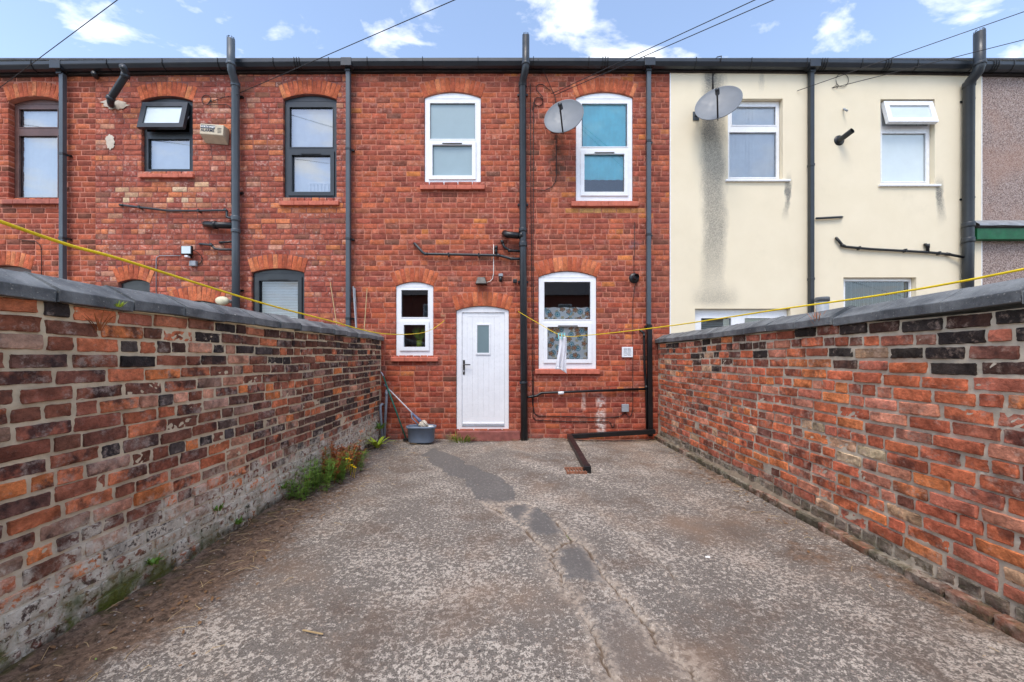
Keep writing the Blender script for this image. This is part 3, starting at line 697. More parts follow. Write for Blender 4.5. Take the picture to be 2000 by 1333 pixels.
# --- brick house with a brown window, at the left end
H3 = thing('terraced_house', 'red brick terraced house with brown window frame and salmon mortar', 'house', ((XL+XA)/2, 0, 0), 'terraced houses in a row')
A1 = Opening(16, 119, 188, 198, 388); A2 = Opening(-55, 60, 518, 528, 700)
ops3 = [A1, A2]
wall3 = facade(H3, XL, XA-0.001, ops3, M_MORT['farleft'])
PAL3 = [((158, 74, 60), 5), ((172, 84, 64), 4), ((140, 68, 58), 3), ((186, 98, 70), 1.4), ((122, 70, 60), 1.2)]
emit(wall3, lay(XL, XA+0.004, 0.0, 5.94, ops3, PAL3, 11, jt=0.013), PF, BR['farleft'], Matrix.Identity(4), 300, 11)
for k, o in enumerate(ops3): arch_of(H3, o, 140+k, M_MORT['farleft'])
window(H3, A1, 0.08, [(38, 113, 214, 249), (38, 113, 266, 386)], brownf, glass_refl)
window(H3, A2, 0.08, [(-40, 50, 548, 690)], brownf, glass_clear)
sill(H3, 3, 128, 388, 398, terra2, (24, 50, 96)); sill(H3, -62, 66, 700, 709, terra2, (-30, 10))
g3 = eaves(H3, XL, XA-0.001, 3); outlet(g3, 116)

# --- cream rendered house
H4 = thing('terraced_house', 'cream rendered terraced house with white windows and dark streak down its wall', 'house', ((XC+XD)/2, 0, 0), 'terraced houses in a row')
C1 = Opening(1421, 1527, 195, 195, 352, False); C2 = Opening(1718, 1823, 196, 196, 361, False); C3 = Opening(1646, 1787, 543, 543, 606, False); C4 = Opening(1357, 1542, 604, 604, 858, False)
ops4 = [C1, C2, C3, C4]
facade(H4, XC, XD, ops4, None, y=-0.018, mat=renderm)
MB().box(XC-0.012, XC-0.0005, -0.022, 0.0, 0.3, 5.99).obj('edge_bead', white, H4); MB().box(XD+0.0005, XD+0.012, -0.022, 0.0, 0.3, 5.9).obj('edge_bead', white, H4)
window(H4, C1, 0.055, [(1429, 1515, 209, 245), (1424, 1516, 259, 347)], white, glass_clear)
window(H4, C2, 0.055, [(1722, 1808, 261, 355)], white, frost_pale, open_sash=((1722, 1812, 205, 247), R(13), frost_pale))
window(H4, C3, 0.055, [(1650, 1776, 550, 602)], white, glass_clear)
window(H4, C4, 0.055, [(1369, 1428, 622, 830), (1454, 1520, 622, 830)], white, glass_clear)
for (a, b, py) in ((1415, 1540, 351.5), (1713, 1832, 361)):
    z = P(0, py).z; MB().box(P(a, 0).x, P(b, 0).x, -0.055, 0.05, z-0.045, z-0.012).obj('sill', white, H4, bevel=0.006)
g4 = eaves(H4, XC, XD, 4); outlet(g4, 1587); union(g4, 1735); union(g4, 1610)

# --- pebbledashed house at the right end
H5 = thing('terraced_house', 'pinkish pebbledashed terraced house with green board under a lead flashing', 'house', ((XD+XR)/2, 0, 0), 'terraced houses in a row')
facade(H5, XD+0.013, XR, [], None, y=-0.006, mat=pebble, z1=5.99)
z = P(0, 437).z
fl = MB(); n = 24; V = []; Fc = []; g = random.Random(4); xa = P(1906, 0, -0.1).x
for i in range(n+1):
    x = xa+(XR-xa)*i/n; dz = g.uniform(-0.012, 0.012)
    V += [(x, -0.007, z+0.05), (x, -0.05, z+0.03+dz*0.5), (x, -0.15, z-0.05+dz), (x, -0.155, z-0.075+dz)]
for i in range(n):
    for j in range(3): k = i*4+j; Fc.append((k, k+4, k+5, k+1))
fl.add(V, Fc).obj('lead_flashing', lead, H5, True)
MB().box(xa, XR, -0.12, -0.0065, P(0, 472).z, z-0.11).obj('green_board', woodg, H5, bevel=0.004)
MB().box(xa, XR, -0.14, -0.0065, z-0.109, z-0.06).obj('roof_edge', bankm, H5)
g5 = eaves(H5, XD+0.001, XR, 5); union(g5, 1945)

# ------------------------------------------------------------------ curtains, blinds, things in the windows
def curtain(name, label, cat, px0, px1, py0, py1, y, m, folds=7, amp=0.02, seed=0):
    a, b = P(px0, py0, y), P(px1, py1, y); nx, nz = 60, 14; V = []; Fc = []; g = random.Random(seed); ph = g.uniform(0, 6)
    for j in range(nz+1):
        for i in range(nx+1):
            u, v = i/nx, j/nz; am = amp*(0.35+0.65*(1-v))
            V.append((a.x+(b.x-a.x)*u, y+am*math.sin(u*folds*6.283+ph+0.7*math.sin(3*v+u*4)), b.z+(a.z-b.z)*v+0.006*math.sin(u*folds*6.283)))
    for j in range(nz):
        for i in range(nx): k = j*(nx+1)+i; Fc.append((k, k+1, k+nx+2, k+nx+1))
    return tag(MB().add(V, Fc).obj(name, m, None, True), label, cat)
curtain('curtain', 'teal cloth hung across upstairs window beside the satellite dish', 'curtain', 1138, 1222, 204, 290, 0.078, tealm, 6, 0.006, 1)
curtain('curtain', 'gathered teal cloth swag in lower pane of upstairs window', 'curtain', 1141, 1220, 300, 352, 0.078, tealm, 5, 0.008, 2)
curtain('curtain', 'flower print curtain in the kitchen window by the door', 'curtain', 1056, 1160, 601, 712, 0.078, flowerm, 5, 0.006, 3)
curtain('sky_reflection_sheet', 'added pale sheet for sky reflection in the upper black window with white headboard', 'curtain', 560, 656, 205, 388, 0.14, blindm, 3, 0.004, 4)  # pale sheets added behind the panes in place of reflected sky
curtain('sky_reflection_sheet', 'added white sheet for sky reflection in window with open black sash', 'curtain', 282, 374, 264, 338, 0.13, blindm, 1, 0.002, 5)
curtain('sky_reflection_sheet', 'added pale sheet for sky reflection in the brown window', 'curtain', 34, 117, 208, 388, 0.16, blindm, 5, 0.006, 6)
def vertical_blind(label, px0, px1, py0, py1, y, n, ang, m):
    t = thing('vertical_blind', label, 'blind', P((px0+px1)/2, py1, y)); g = random.Random(px0)
    for i in range(n):
        c = px0+(px1-px0)*(i+0.5)/n; p0, p1 = P(c, py0, y), P(c, py1, y); w = (P(px1, 0, y).x-P(px0, 0, y).x)/n*0.56; a = ang+g.uniform(-0.08, 0.08)
        dx, dy = w*math.cos(a), w*math.sin(a)
        MB().add([(p0.x-dx,y-dy,p1.z),(p0.x+dx,y+dy,p1.z),(p0.x+dx,y+dy,p0.z),(p0.x-dx,y-dy,p0.z)], [(0,1,2,3)]).obj('slat', m, t)
    MB().box(P(px0,0,y).x, P(px1,0,y).x, y-0.02, y+0.02, P(0,py0,y).z+.001, P(0,py0,y).z+0.035).obj('head_rail', white, t)
vertical_blind('white vertical blind in cream house window half behind the dish', 1424, 1522, 204, 352, 0.10, 15, 0.10, blindm)
vertical_blind('half-open vertical blind in wide ground floor window of cream house', 1650, 1782, 546, 606, 0.14, 16, 0.85, plain('blind_sage', S(206, 212, 204), 0.8, 0.04))
vertical_blind('white vertical blind behind the open top light of cream house', 1721, 1818, 204, 360, 0.11, 14, 0.1, blindm)
def venetian(label, px0, px1, py0, py1, y, n, m):
    t = thing('venetian_blind', label, 'blind', P((px0+px1)/2, py1, y)); a, b = P(px0, py0, y), P(px1, py1, y)
    for i in range(n):
        z = b.z+(a.z-b.z)*(i+0.5)/n; h = (a.z-b.z)/n*0.46
        MB().add([(a.x,y-0.008,z-h),(b.x,y-0.008,z-h),(b.x,y+0.008,z+h),(a.x,y+0.008,z+h)], [(0,1,2,3)]).obj('slat', m, t)
    MB().box(a.x, b.x, y-0.02, y+0.02, a.z+.001, a.z+0.03).obj('head_rail', m, t)
venetian('white venetian blind in ground floor black window', 505, 586, 548, 640, 0.17, 30, blindm)
venetian('grey venetian blind in left french door of cream house', 1366, 1432, 621, 680, 0.17, 14, plain('blind_grey', S(176, 186, 180), 0.8, 0.04))
venetian('grey venetian blind in right french door of cream house', 1450, 1524, 621, 680, 0.17, 14, MATS['blind_grey'])
def vase():
    b = P(819, 680, 0.16); t = thing('flower_vase', 'green leafy plant in glass vase behind small window by door', 'vase', b)
    MB().lathe([(0, b.z), (0.045, b.z), (0.05, b.z+0.13), (0.045, b.z+0.13), (0.04, b.z+0.01)], 14, Matrix.Translation((b.x, b.y, 0))).obj('vase', leaf_y, t, True)
    g = random.Random(2); m = MB()
    for i in range(46):
        a = g.uniform(0, 6.28); r = g.uniform(0.05, 0.16); h = g.uniform(0.12, 0.30); w = 0.008
        p0 = Vector((b.x, b.y, b.z+0.1)); p1 = p0+Vector((math.cos(a)*r*.5, math.sin(a)*r*.3, h*.6)); p2 = p0+Vector((math.cos(a)*r, math.sin(a)*r*.5, h))
        m.add([p0, p1+Vector((w, 0, 0)), p2, p1-Vector((w, 0, 0))], [(0, 1, 2, 3)])
    m.obj('leaves', leaf_g, t)
vase()
hb = thing('headboard', 'white slatted headboard inside the upper black window', 'headboard', P(624, 385, 0.115))
for k in range(7): c = P(604+k*7, 372, 0.115); MB().box(c.x-0.016, c.x+0.016, 0.112, 0.120, c.z-0.12, c.z+0.10).obj('slat', white, hb)
c = P(600, 360, 0.115); d_ = P(650, 360, 0.115); MB().box(c.x, d_.x, 0.109, 0.1115, c.z, c.z+0.035).obj('rail', white, hb)

# ------------------------------------------------------------------ pipes on the walls
def downpipe(label, px, py_end, m, y=-0.075, kinks=(), py0=142):
    x = P(px, 0, -0.105).x; zt = 5.935+gz(x); zb = max(0.0, P(0, py_end, -0.1).z) if py_end else 0.0
    t = thing('downpipe', label, 'drainpipe', (x, y, zb), 'square downpipes')
    MB().tube([(x, y, zt), (x, y, zb)], 0.0325, square=True).obj('pipe', m, t, bevel=0.005)
    for py in kinks:
        z = P(0, py, -0.1).z
        MB().box(x-0.037, x+0.037, y-0.037, y+0.037, z-0.02, z+0.02).obj('bracket', anth2 if m != blackp else blackp, t, bevel=0.003)
        MB().box(x+0.0375, x+0.075, -0.045, -0.004, z-0.012, z+0.012).obj('bracket_lug', blackp, t)
    return t
downpipe('square grey downpipe between the brown window and open black sash', 118.5, 0, anth, kinks=(300, 465))
downpipe('square grey downpipe beside tall black window, down behind yard wall', 679, 0, anth, kinks=(290, 466, 622))
downpipe('square grey downpipe on brick beside the cream rendered house', 1268, 634, anth, kinks=(275, 458))
downpipe('square grey downpipe down the cream rendered wall', 1587, 0, anth2, kinks=(322, 545))
def soil(label, pts, r, m, collars=(), lugs=(), cage=True):
    base = P(*pts[-1]); t = thing('soil_pipe', label, 'soil pipe', (base.x, base.y, base.z), 'soil vent pipes')
    W = [P(*p) for p in pts]; MB().tube(W, r, 16).obj('pipe', m, t, True)
    for (px, py, y, h) in collars:
        p = P(px, py, y); MB().lathe([(r+.001, p.z-h), (r+0.008, p.z-h), (r+0.010, p.z-h*.6), (r+0.010, p.z+h*.6), (r+0.008, p.z+h), (r+.001, p.z+h)], 18, Matrix.Translation((p.x, p.y, 0))).obj('collar', m, t, True)
    for (px, py) in lugs:
        p = P(px, py, -0.07); MB().box(p.x-0.085, p.x+0.085, -0.03, -0.003, p.z-0.014, p.z+0.014).obj('bracket', blackp, t)
        MB().lathe([(r+.001, p.z-.012), (r+0.006, p.z-.012), (r+0.006, p.z+.012), (r+.001, p.z+.012)], 18, Matrix.Translation((p.x, p.y, 0))).obj('clip', m, t, True)
    if cage:
        p = W[0]
        for k in range(8):
            a = k*math.pi/4; MB().tube([(p.x+r*.9*math.cos(a), p.y+r*.9*math.sin(a), p.z-.01), (p.x+r*.9*math.cos(a), p.y+r*.9*math.sin(a), p.z+.03), (p.x+r*.4*math.cos(a), p.y+r*.4*math.sin(a), p.z+.045)], 0.004, 4).obj('cage_wire', blackp, t)
    return t
soil('grey soil pipe rising past gutter beside white back door', [(1027, 72, -0.255), (1027, 128, -0.255), (1025.5, 140, -0.235), (1021.5, 156, -0.15), (1020.5, 170, -0.1), (1021.5, 480, -0.1), (1024, 861, -0.1)], 0.056, anth2,
     [(1027, 126, -0.255, .02), (1020.8, 166, -0.1, .04), (1021.2, 450, -0.1, .03), (1021.5, 478, -0.1, .04), (1022.5, 748, -0.1, .02)], [(1020.8, 182), (1021.4, 398), (1022, 550)])
soil('grey soil pipe rising past gutter beside alarm box', [(451, 78, -0.255), (451, 126, -0.255), (452.5, 140, -0.23), (458, 156, -0.14), (460, 168, -0.1), (460.5, 480, -0.1), (461, 640, -0.1)], 0.056, anth,
     [(451, 126, -0.255, .02), (460, 166, -0.1, .04), (460.4, 428, -0.1, .04), (460.5, 452, -0.1, .03)], [(460.2, 186), (460.2, 375), (461, 567)])
soil('thick black soil pipe between cream and pebbledashed houses', [(1913, 64, -0.26), (1913, 130, -0.26), (1909, 142, -0.23), (1896, 158, -0.14), (1892.5, 170, -0.1), (1891, 480, -0.1), (1889, 700, -0.1)], 0.068, anth2,
     [(1913, 126, -0.26, .02), (1892.5, 166, -0.1, .04), (1891.5, 440, -0.1, .04), (1891, 470, -0.1, .04)], [(1892, 196), (1891.5, 388)])
def waste(label, pts, r, m, name='waste_pipe', y=-0.05, joints=(), jm=None, clips=()):
    W = [P(p[0], p[1], p[2] if len(p) > 2 else y) for p in pts]; t = thing(name, label, 'waste pipe', W[-1])
    MB().tube(W, r, 12).obj('pipe', m, t, True)
    for k in joints:
        a, b = W[k], W[k+1] if k+1 < len(W) else W[k-1]; d = (b-a).normalized(); MB().tube([a-d*0.03, a+d*0.03], r*1.22, 12).obj('joint', jm or m, t, True)
    for (px, py) in clips:
        p = P(px, py, y); MB().box(p.x-0.012, p.x+0.012, y-r*1.2, -0.004, p.z-r*1.3, p.z+r*1.3).obj('clip', blackp, t)
    return t
waste('grey waste pipe running across brick above door to soil pipe', [(809, 476, 0.0), (811, 477), (826, 494), (832, 496.5), (965, 499), (974, 499), (985, 502), (1000, 506), (1016, 506, -0.09)], 0.021, anth2, joints=(3, 5, 7), clips=(((876, 497.5)), (935, 498.5)))
waste('short black upright waste elbow joining pipe above door', [(969, 483, 0.01), (969, 484), (969, 499)], 0.022, blackp, joints=(1,))
waste('curved black waste pipe under the fat branch above door', [(981, 472, 0.01), (981, 473), (985, 483), (996, 490), (1016, 491, -0.09)], 0.021, blackp, joints=(1, 3))
waste('fat black branch elbow into soil pipe above door', [(986, 456, 0.03), (987, 457, -0.06), (992, 459, -0.1), (1018, 461, -0.1)], 0.052, blackp, joints=(3,))
waste('black pipe from soil pipe across brick under kitchen window', [(1026, 777, -0.09), (1040, 775), (1049, 773), (1057, 768), (1263, 760)], 0.02, blackp, joints=(1,), clips=())
p0, p1 = P(1090, 768, -0.05), P(1101, 767.5, -0.05); wc = tag(MB().tube([p0, p1], 0.028, 14).obj('pipe_coupling', white, None, True), 'white coupling on black pipe under kitchen window', 'coupling')
waste('slim black pipe beside lower square downpipe with elbow top', [(1250, 646, 0.0), (1251, 646), (1257, 650), (1258, 656), (1259, 720), (1262, 757), (1264, 838)], 0.019, blackp, joints=(3, 5))
waste('long grey waste pipe under pale bricks by alarm box', [(236, 401, 0.0), (238, 401), (270, 405), (330, 412), (395, 412), (441, 411), (443, 413), (443, 424), (448, 426), (456, 426, -0.09)], 0.017, anth2, joints=(1, 5), clips=((272, 405), (388, 412)))
waste('fat black branch into soil pipe below alarm box', [(402, 438, 0.02), (403, 438, -0.06), (420, 440, -0.1), (456, 441, -0.1)], 0.05, blackp, joints=(2,))
waste('thin black waste pipe under fat branch near floodlight', [(390, 477, 0.0), (392, 477), (413, 479), (420, 486), (430, 488), (456, 488, -0.09)], 0.018, anth2, joints=(2,))
waste('stub of black waste pipe by floodlight', [(429, 474, 0.0), (432, 474), (456, 472, -0.09)], 0.017, blackp, joints=(1,))
waste('black waste pipe sloping across cream wall to thick soil pipe', [(1633, 465, 0.0), (1634, 466), (1646, 480), (1652, 482.5), (1700, 487), (1810, 493), (1852, 497), (1882, 503, -0.09)], 0.02, blackp, joints=(2, 6), clips=((1678, 485), (1768, 490), (1834, 495)))
waste('short upright black elbow on sloping waste pipe of cream house', [(1805, 478, 0.0), (1808, 478), (1812, 481), (1812, 493)], 0.021, blackp, joints=(2,))
waste('short black overflow pipe beside downpipe on cream wall', [(1594, 427), (1642, 424.5), (1645, 424.5, 0.0)], 0.018, anth2)
waste('grey overflow stub on cream wall above black flue', [(1647, 213, 0.0), (1649, 213.5), (1655, 217, -0.09)], 0.014, greyp)
waste('black bent flue pipe on brick by open black sash', [(217, 205, 0.02), (217, 205, -0.03), (216, 200, -0.13), (216, 193, -0.16), (245, 148, -0.22), (246, 142, -0.235), (239, 129, -0.33)], 0.046, anth2, 'flue_pipe', joints=(3, 4))
MBp = MB()
g = random.Random(7); n = 26; c = P(222, 204, -0.004); ring = [(c.x+(0.14+g.uniform(-0.06, 0.05))*1.5*math.cos(k/n*6.283), -0.008, c.z+(0.09+g.uniform(-0.04, 0.03))*math.sin(k/n*6.283)) for k in range(n)]
tag(MBp.add(ring+[(c.x, -0.012, c.z)], [(k, (k+1) % n, n) for k in range(n)]).obj('mortar_patch', mortar_mat('mortar_pale', S(198, 186, 170)), None), 'pale cement patch round bent black flue pipe', 'mortar')
ring = [(P(216, 0).x+(0.085+g.uniform(-0.025, 0.015))*math.cos(k/n*6.283), -0.008, P(0, 278).z+(0.115+g.uniform(-0.03, 0.02))*math.sin(k/n*6.283)) for k in range(n)]
tag(MB().add(ring+[(P(216, 0).x, -0.010, P(0, 278).z)], [(k, (k+1) % n, n) for k in range(n)]).obj('mortar_patch', MATS['mortar_pale'], None), 'pale cement patch left of window with open black sash', 'mortar')
t = thing('roof_vent', 'small dark terminal sticking out under gutter near bent flue', 'vent', P(185, 148, -0.05))
MB().tube([P(187, 150, 0.0), P(187, 150, -0.09), P(183, 143, -0.16)], 0.035, 10).obj('pipe', blackp, t, True)
t = waste('grey capped pipe standing behind the right yard wall', [(1606, 583, -0.25), (1606, 720, -0.25)], 0.085, greyp, 'capped_pipe')
MB().lathe([(0.0, 0.02), (0.09, 0.015), (0.095, 0), (0.095, -0.05), (0.086, -0.05)], 18, Matrix.Translation(P(1606, 583, -0.25))).obj('cap', plain('dark_cap', S(96, 100, 104), 0.5), t, True)

# the drain shoe: square pipe down, along the wall, then out over the yard to a grate
t = thing('drain_run', 'black square drainpipe kinked along wall and across yard to grate', 'drainpipe', (2.2, -0.1, 0))
MB().tube([P(1268, 634.5, -0.075), P(1270, 852, -0.075)], 0.036, square=True).obj('upright', blackp, t, bevel=0.005)
A, B_ = P(1279, 843, -0.13), Vector((P(1116, 0, -0.13).x, -0.13, 0.075)); Cc = Vector((0.86, -1.9, 0.052))
MB().tube([A, B_], 0.036, square=True).obj('wall_run', blackp, t, bevel=0.005)
MB().tube([B_+Vector((-0.03, 0.03, -0.004)), Cc], 0.036, square=True).obj('yard_run', brownp, t, bevel=0.005)
e = (Cc-B_).normalized(); MB().tube([Cc-e*0.10, Cc+e*0.012], 0.040, square=True).obj('end_shoe', blackp, t, bevel=0.004)
MB().box(P(1263,0,-.05).x-.03, P(1263,0,-.05).x+.03, -0.09, -0.01, P(0,640).z-.02, P(0,640).z+.03).obj('elbow', blackp, t, bevel=.01)
gp_ = G(1124, 923, 0.01); t = thing('drain_grate', 'small rusty iron grate in yard at end of black pipe', 'grate', (gp_.x, gp_.y, 0))
GZ = 0.024
x0, x1, y0, y1 = gp_.x-0.115, gp_.x+0.115, gp_.y-0.1, gp_.y+0.09
MB().box(x0, x1, y0, y0+.02, 0.0, GZ+0.022).obj('rim', rust, t); MB().box(x0, x1, y1-.02, y1, 0.0, GZ+0.022).obj('rim', rust, t)
for k in range(7): xx = x0+0.008+k*0.034; MB().box(xx, xx+0.011, y0+.0205, y1-.0205, GZ-0.01, GZ+0.020).obj('bar', rust, t)
MB().box(x0, x1, y0+.021, y1-.021, 0.0005, GZ-0.012).obj('sump', blackp, t)

# ------------------------------------------------------------------ dishes, alarm, lamps and boxes
def dish(label, cpx, cpy, y, rx, rz, nrm, roll, mount, group='satellite dishes'):
    c = P(cpx, cpy, y); t = thing('satellite_dish', label, 'satellite dish', mount, group)
    n = Vector(nrm).normalized(); q = n.to_track_quat('Z', 'Y').to_matrix().to_4x4(); M_ = Matrix.Translation(c) @ q @ Matrix.Rotation(roll, 4, 'Z')
    prof = [(0.0, -0.055), (0.3, -0.050), (0.6, -0.035), (0.85, -0.015), (1.0, 0.0), (1.02, 0.004), (1.02, -0.008), (0.99, -0.014), (0.85, -0.027), (0.6, -0.047), (0.3, -0.062), (0.0, -0.067)]
    V = []; Fc = []; nn = 40
    for r, z in prof:
        for j in range(nn): a = j/nn*6.28318; V.append(M_ @ Vector((rx*r*math.cos(a), rz*r*math.sin(a), z)))
    for i in range(len(prof)-1):
        for j in range(nn): Fc.append((i*nn+j, i*nn+(j+1) % nn, (i+1)*nn+(j+1) % nn, (i+1)*nn+j))
    MB().add(V, Fc).obj('reflector', dishm, t, True)
    return t, c, M_
def proj(p): d = p[1]+CAM_D; return (HX+p[0]/d*F, HY-(p[2]-CAM_H)/d*F)
def fit_dish(L_, T_, R_, B2, y):
    cx, cy = (L_[0]+R_[0])/2, (T_[1]+B2[1])/2; best = None; c = P(cx, cy, y)
    A_ = np.linspace(0, 2*np.pi, 48)
    for az in range(-60, 61, 6):
        for el in range(-45, 46, 6):
            n = Vector((math.sin(R(az))*math.cos(R(el)), -math.cos(R(az))*math.cos(R(el)), math.sin(R(el))))
            u = n.cross(Vector((0, 0, 1))).normalized(); w = u.cross(n)
            pts0 = np.outer(np.cos(A_), u)+np.outer(np.sin(A_), w)
            for rr in np.arange(0.24, 0.46, 0.02):
                p = pts0*rr+np.array(c); d = p[:, 1]+CAM_D; X = HX+p[:, 0]/d*F; Y = HY-(p[:, 2]-CAM_H)/d*F
                e = abs(X.min()-L_[0])+abs(X.max()-R_[0])+abs(Y.min()-T_[1])+abs(Y.max()-B2[1])+0.5*(abs(X[Y.argmin()]-T_[0])+abs(X[Y.argmax()]-B2[0])+abs(Y[X.argmin()]-L_[1])+abs(Y[X.argmax()]-R_[1]))
                e += 0.15*max(0, -el)+0.15*abs(az-20)*0.2
                if best is None or e < best[0]: best = (e, n.copy(), rr, az, el)
    return best
for lab, ex, y, mnt in (('grey satellite dish over corner of upstairs window with teal cloth', ((1065, 232), (1121, 195), (1137, 207), (1090, 259)), -0.36, (1082, 250)),
                        ('grey satellite dish on cream wall above dark streak', ((1358, 214), (1430, 169.5), (1447, 186), (1386, 233)), -0.38, (1358, 229))):
    e, n, rr, az, el = fit_dish(*ex, y); print('dish', e, az, el, rr)
    cpx, cpy = (ex[0][0]+ex[2][0])/2, (ex[1][1]+ex[3][1])/2; mp = P(*mnt)
    t, c, M_ = dish(lab, cpx, cpy, y, rr, rr, n, 0, mp)
    back = c-n*0.07
    MB().tube([mp+Vector((0, 0, 0)), mp+Vector((0, -0.13, 0.0)), back+Vector((0, 0, -0.02)), back], 0.019, 8).obj('mount_arm', blackp, t, True)
    MB().box(mp.x-0.05, mp.x+0.05, -0.03 if mp.x > 2.5 else -0.014, -0.0185 if mp.x > 2.5 else -0.002, mp.z-0.07, mp.z+0.07).obj('wall_plate', anth, t)
    down = (Vector((0, 0, -1))-n*Vector((0, 0, -1)).dot(n)).normalized()
    foc = c+n*0.30+down*0.10; rim = c+down*rr*0.98
    MB().tube([rim-n*0.02, c+n*0.05+down*rr*0.9, foc], 0.012, 8).obj('feed_arm', blackp, t)
    MB().tube([foc-n*0.0, foc-n*0.03-down*0.02, foc-n*0.10-down*0.04], 0.03, 12).obj('feed_head', anth2, t, True)
    MB().tube([foc+down*.02, foc+down*0.09-n*.03, foc+down*.1-n*.15, rim-n*.05], 0.005, 6).obj('feed_cable', cablem, t)

def text_obj(s, size, M_, m, parent, sx=1.0):
    cu = bpy.data.curves.new('lettering', 'FONT'); cu.body = s; cu.size = size; cu.align_x = 'CENTER'; cu.align_y = 'CENTER'; cu.offset = 0.0016; cu.resolution_u = 3
    o = bpy.data.objects.new('lettering', cu); COL.objects.link(o); me = bpy.data.meshes.new_from_object(o.evaluated_get(bpy.context.evaluated_depsgraph_get())); bpy.data.objects.remove(o)
    me.transform(M_ @ Matrix.Diagonal((sx, 1, 1, 1))); return link('lettering', me, m, parent)
def alarm():
    a = P(391, 241, -0.14); w, h, D = 0.375, 0.165, 0.14
    rot = Matrix.Translation((a.x, 0, a.z)) @ Matrix.Rotation(R(4.5), 4, 'Y')
    t = thing('alarm_box', 'beige wedge-shaped burglar alarm box with printed lettering', 'alarm', (a.x, 0, a.z-0.3))
    V = [(0,-D,0),(w,-D,0),(w,-D,-h),(0,-D,-h),(0,-0.006,0),(w,-0.006,0),(w,-0.006,-h-0.085),(0,-0.006,-h-0.085)]
    MB().add(V, [(0,3,2,1),(0,1,5,4),(1,2,6,5),(0,4,7,3),(3,7,6,2),(4,5,6,7)]).xf(rot).obj('casing', beige, t, bevel=0.008)
    fr = rot @ Matrix.Translation((0, -D-0.0035, 0)) @ Matrix.Rotation(R(90), 4, 'X')
    MB().box(0.012, 0.24, -D-0.0025, -D-0.0005, -0.075, -0.022).xf(rot).obj('name_strip', navy, t)
    text_obj('NORTH WEST', 0.042, fr @ Matrix.Translation((0.126, -0.049, 0)), whitep, t, 0.86)
    text_obj('ALARMS', 0.062, fr @ Matrix.Translation((0.126, -0.106, 0)), navy, t, 0.95)
    for k in range(4): MB().box(0.28+k*0.002, 0.345, -D-0.002, -D-0.0004, -0.065-k*0.022, -0.057-k*0.022).xf(rot @ Matrix.Rotation(R(0), 4, 'Y')).obj('louvre', blackp, t)
alarm()
t = thing('floodlight', 'small white-faced floodlight on brick left of soil pipe', 'floodlight', P(364, 500, -0.05))
a, b = P(353, 480, -0.10), P(374, 497, -0.10); MB().box(a.x, b.x, -0.10, -0.065, b.z, a.z).obj('housing', blackp, t, bevel=0.005); MB().box(a.x+.014, b.x-.014, -0.103, -0.1005, b.z+.012, a.z-.012).obj('lens', frost_pale, t)
c = P(365, 501, -0.09); MB().box(c.x-.025, c.x+.025, -0.11, -0.05, c.z-.016, c.z+.012).obj('sensor', white, t, bevel=.006); MB().box(c.x-.012, c.x+.012, -0.065, -0.003, c.z-.01, c.z+.10).obj('bracket', blackp, t)
c = P(378, 515, -0.03); tag(MB().box(c.x-.055, c.x+.05, -0.055, -0.004, c.z-.045, c.z+.04).obj('junction_box', greyp, None, bevel=.008), 'grey junction box on brick under white-faced floodlight', 'box')
def cable(label, pts, r=0.006, m=None, y=-0.012, name='cable'):
    W = [P(p[0], p[1], p[2] if len(p) > 2 else y) for p in pts]; return tag(MB().tube(W, r, 6).obj(name, m or cablem, None, True), label, 'cable')
cable('grey cable bent down brick left of floodlight', [(353, 500), (312, 500), (306, 503), (305, 508), (305, 575)], 0.006, greyp)
cable('black cable looping from floodlight to junction box', [(372, 488, -.08), (384, 492, -.05), (393, 500), (395, 508), (391, 515), (383, 517)], 0.006)
t = thing('bulkhead_lamp', 'round cream lamp above left yard wall by soil pipe', 'lamp', P(434, 588, -.1)); c = P(434, 588, -0.12)
MB().lathe([(0.0, .05), (0.05, .047), (0.08, .03), (0.09, 0.0), (0.085, -0.03), (0.04, -0.05)], 20, Matrix.Translation(c) @ Matrix.Rotation(R(90), 4, 'X'), 1.15, 0.8).obj('shade', plain('cream_plastic', S(212, 206, 176), .5), t, True); MB().tube([(c.x+.06, -.1, c.z), (c.x+.09, -.003, c.z)], .03, 10).obj('arm', greyp, t, True)
t = thing('wall_lamp', 'black wedge wall lamp on brick above white back door', 'lamp', P(940, 548, 0)); a, b = P(928.5, 540, -.1), P(951, 556, -.1)
MB().add([(a.x+.03,-.02,a.z),(b.x-.03,-.02,a.z),(b.x,-.02,b.z),(a.x,-.02,b.z),(a.x+.035,-.09,a.z-.01),(b.x-.035,-.09,a.z-.01),(b.x,-.13,b.z+.01),(a.x,-.13,b.z+.01)], [(0,1,5,4),(1,2,6,5),(2,3,7,6),(3,0,4,7),(4,5,6,7),(0,3,2,1)]).obj('housing', blackp, t, bevel=.006)
MB().box((a.x+b.x)/2-.04, (a.x+b.x)/2+.04, -.02, -.003, b.z+.02, a.z-.01).obj('backplate', blackp, t)
cable('thin white cable curling from waste pipe to wall lamp', [(964, 478), (964, 535), (962, 545), (957, 550), (951, 552)], .005, whitep)
t = thing('security_sensor', 'small grey and black sensor on brick above the back door', 'sensor', P(978, 540, 0)); a = P(978, 540, -.05)
MB().box(a.x-.035, a.x+.035, -.05, -.003, a.z, a.z+.045).obj('cap', greyp, t, bevel=.006); MB().tube([(a.x, -.05, a.z-.002), (a.x, -.06, a.z-.09)], .024, 12).obj('lens', blackp, t, True)
a = P(1006, 550, -.04); t = thing('security_camera', 'small black camera on brick beside soil pipe above door', 'camera', a); MB().tube([(a.x, -.003, a.z), (a.x, -.05, a.z)], .022, 12).obj('base', blackp, t, True); MB().box(a.x-.035, a.x+.03, -.10, -.051, a.z-.035, a.z+.03).obj('body', blackp, t, bevel=.01)
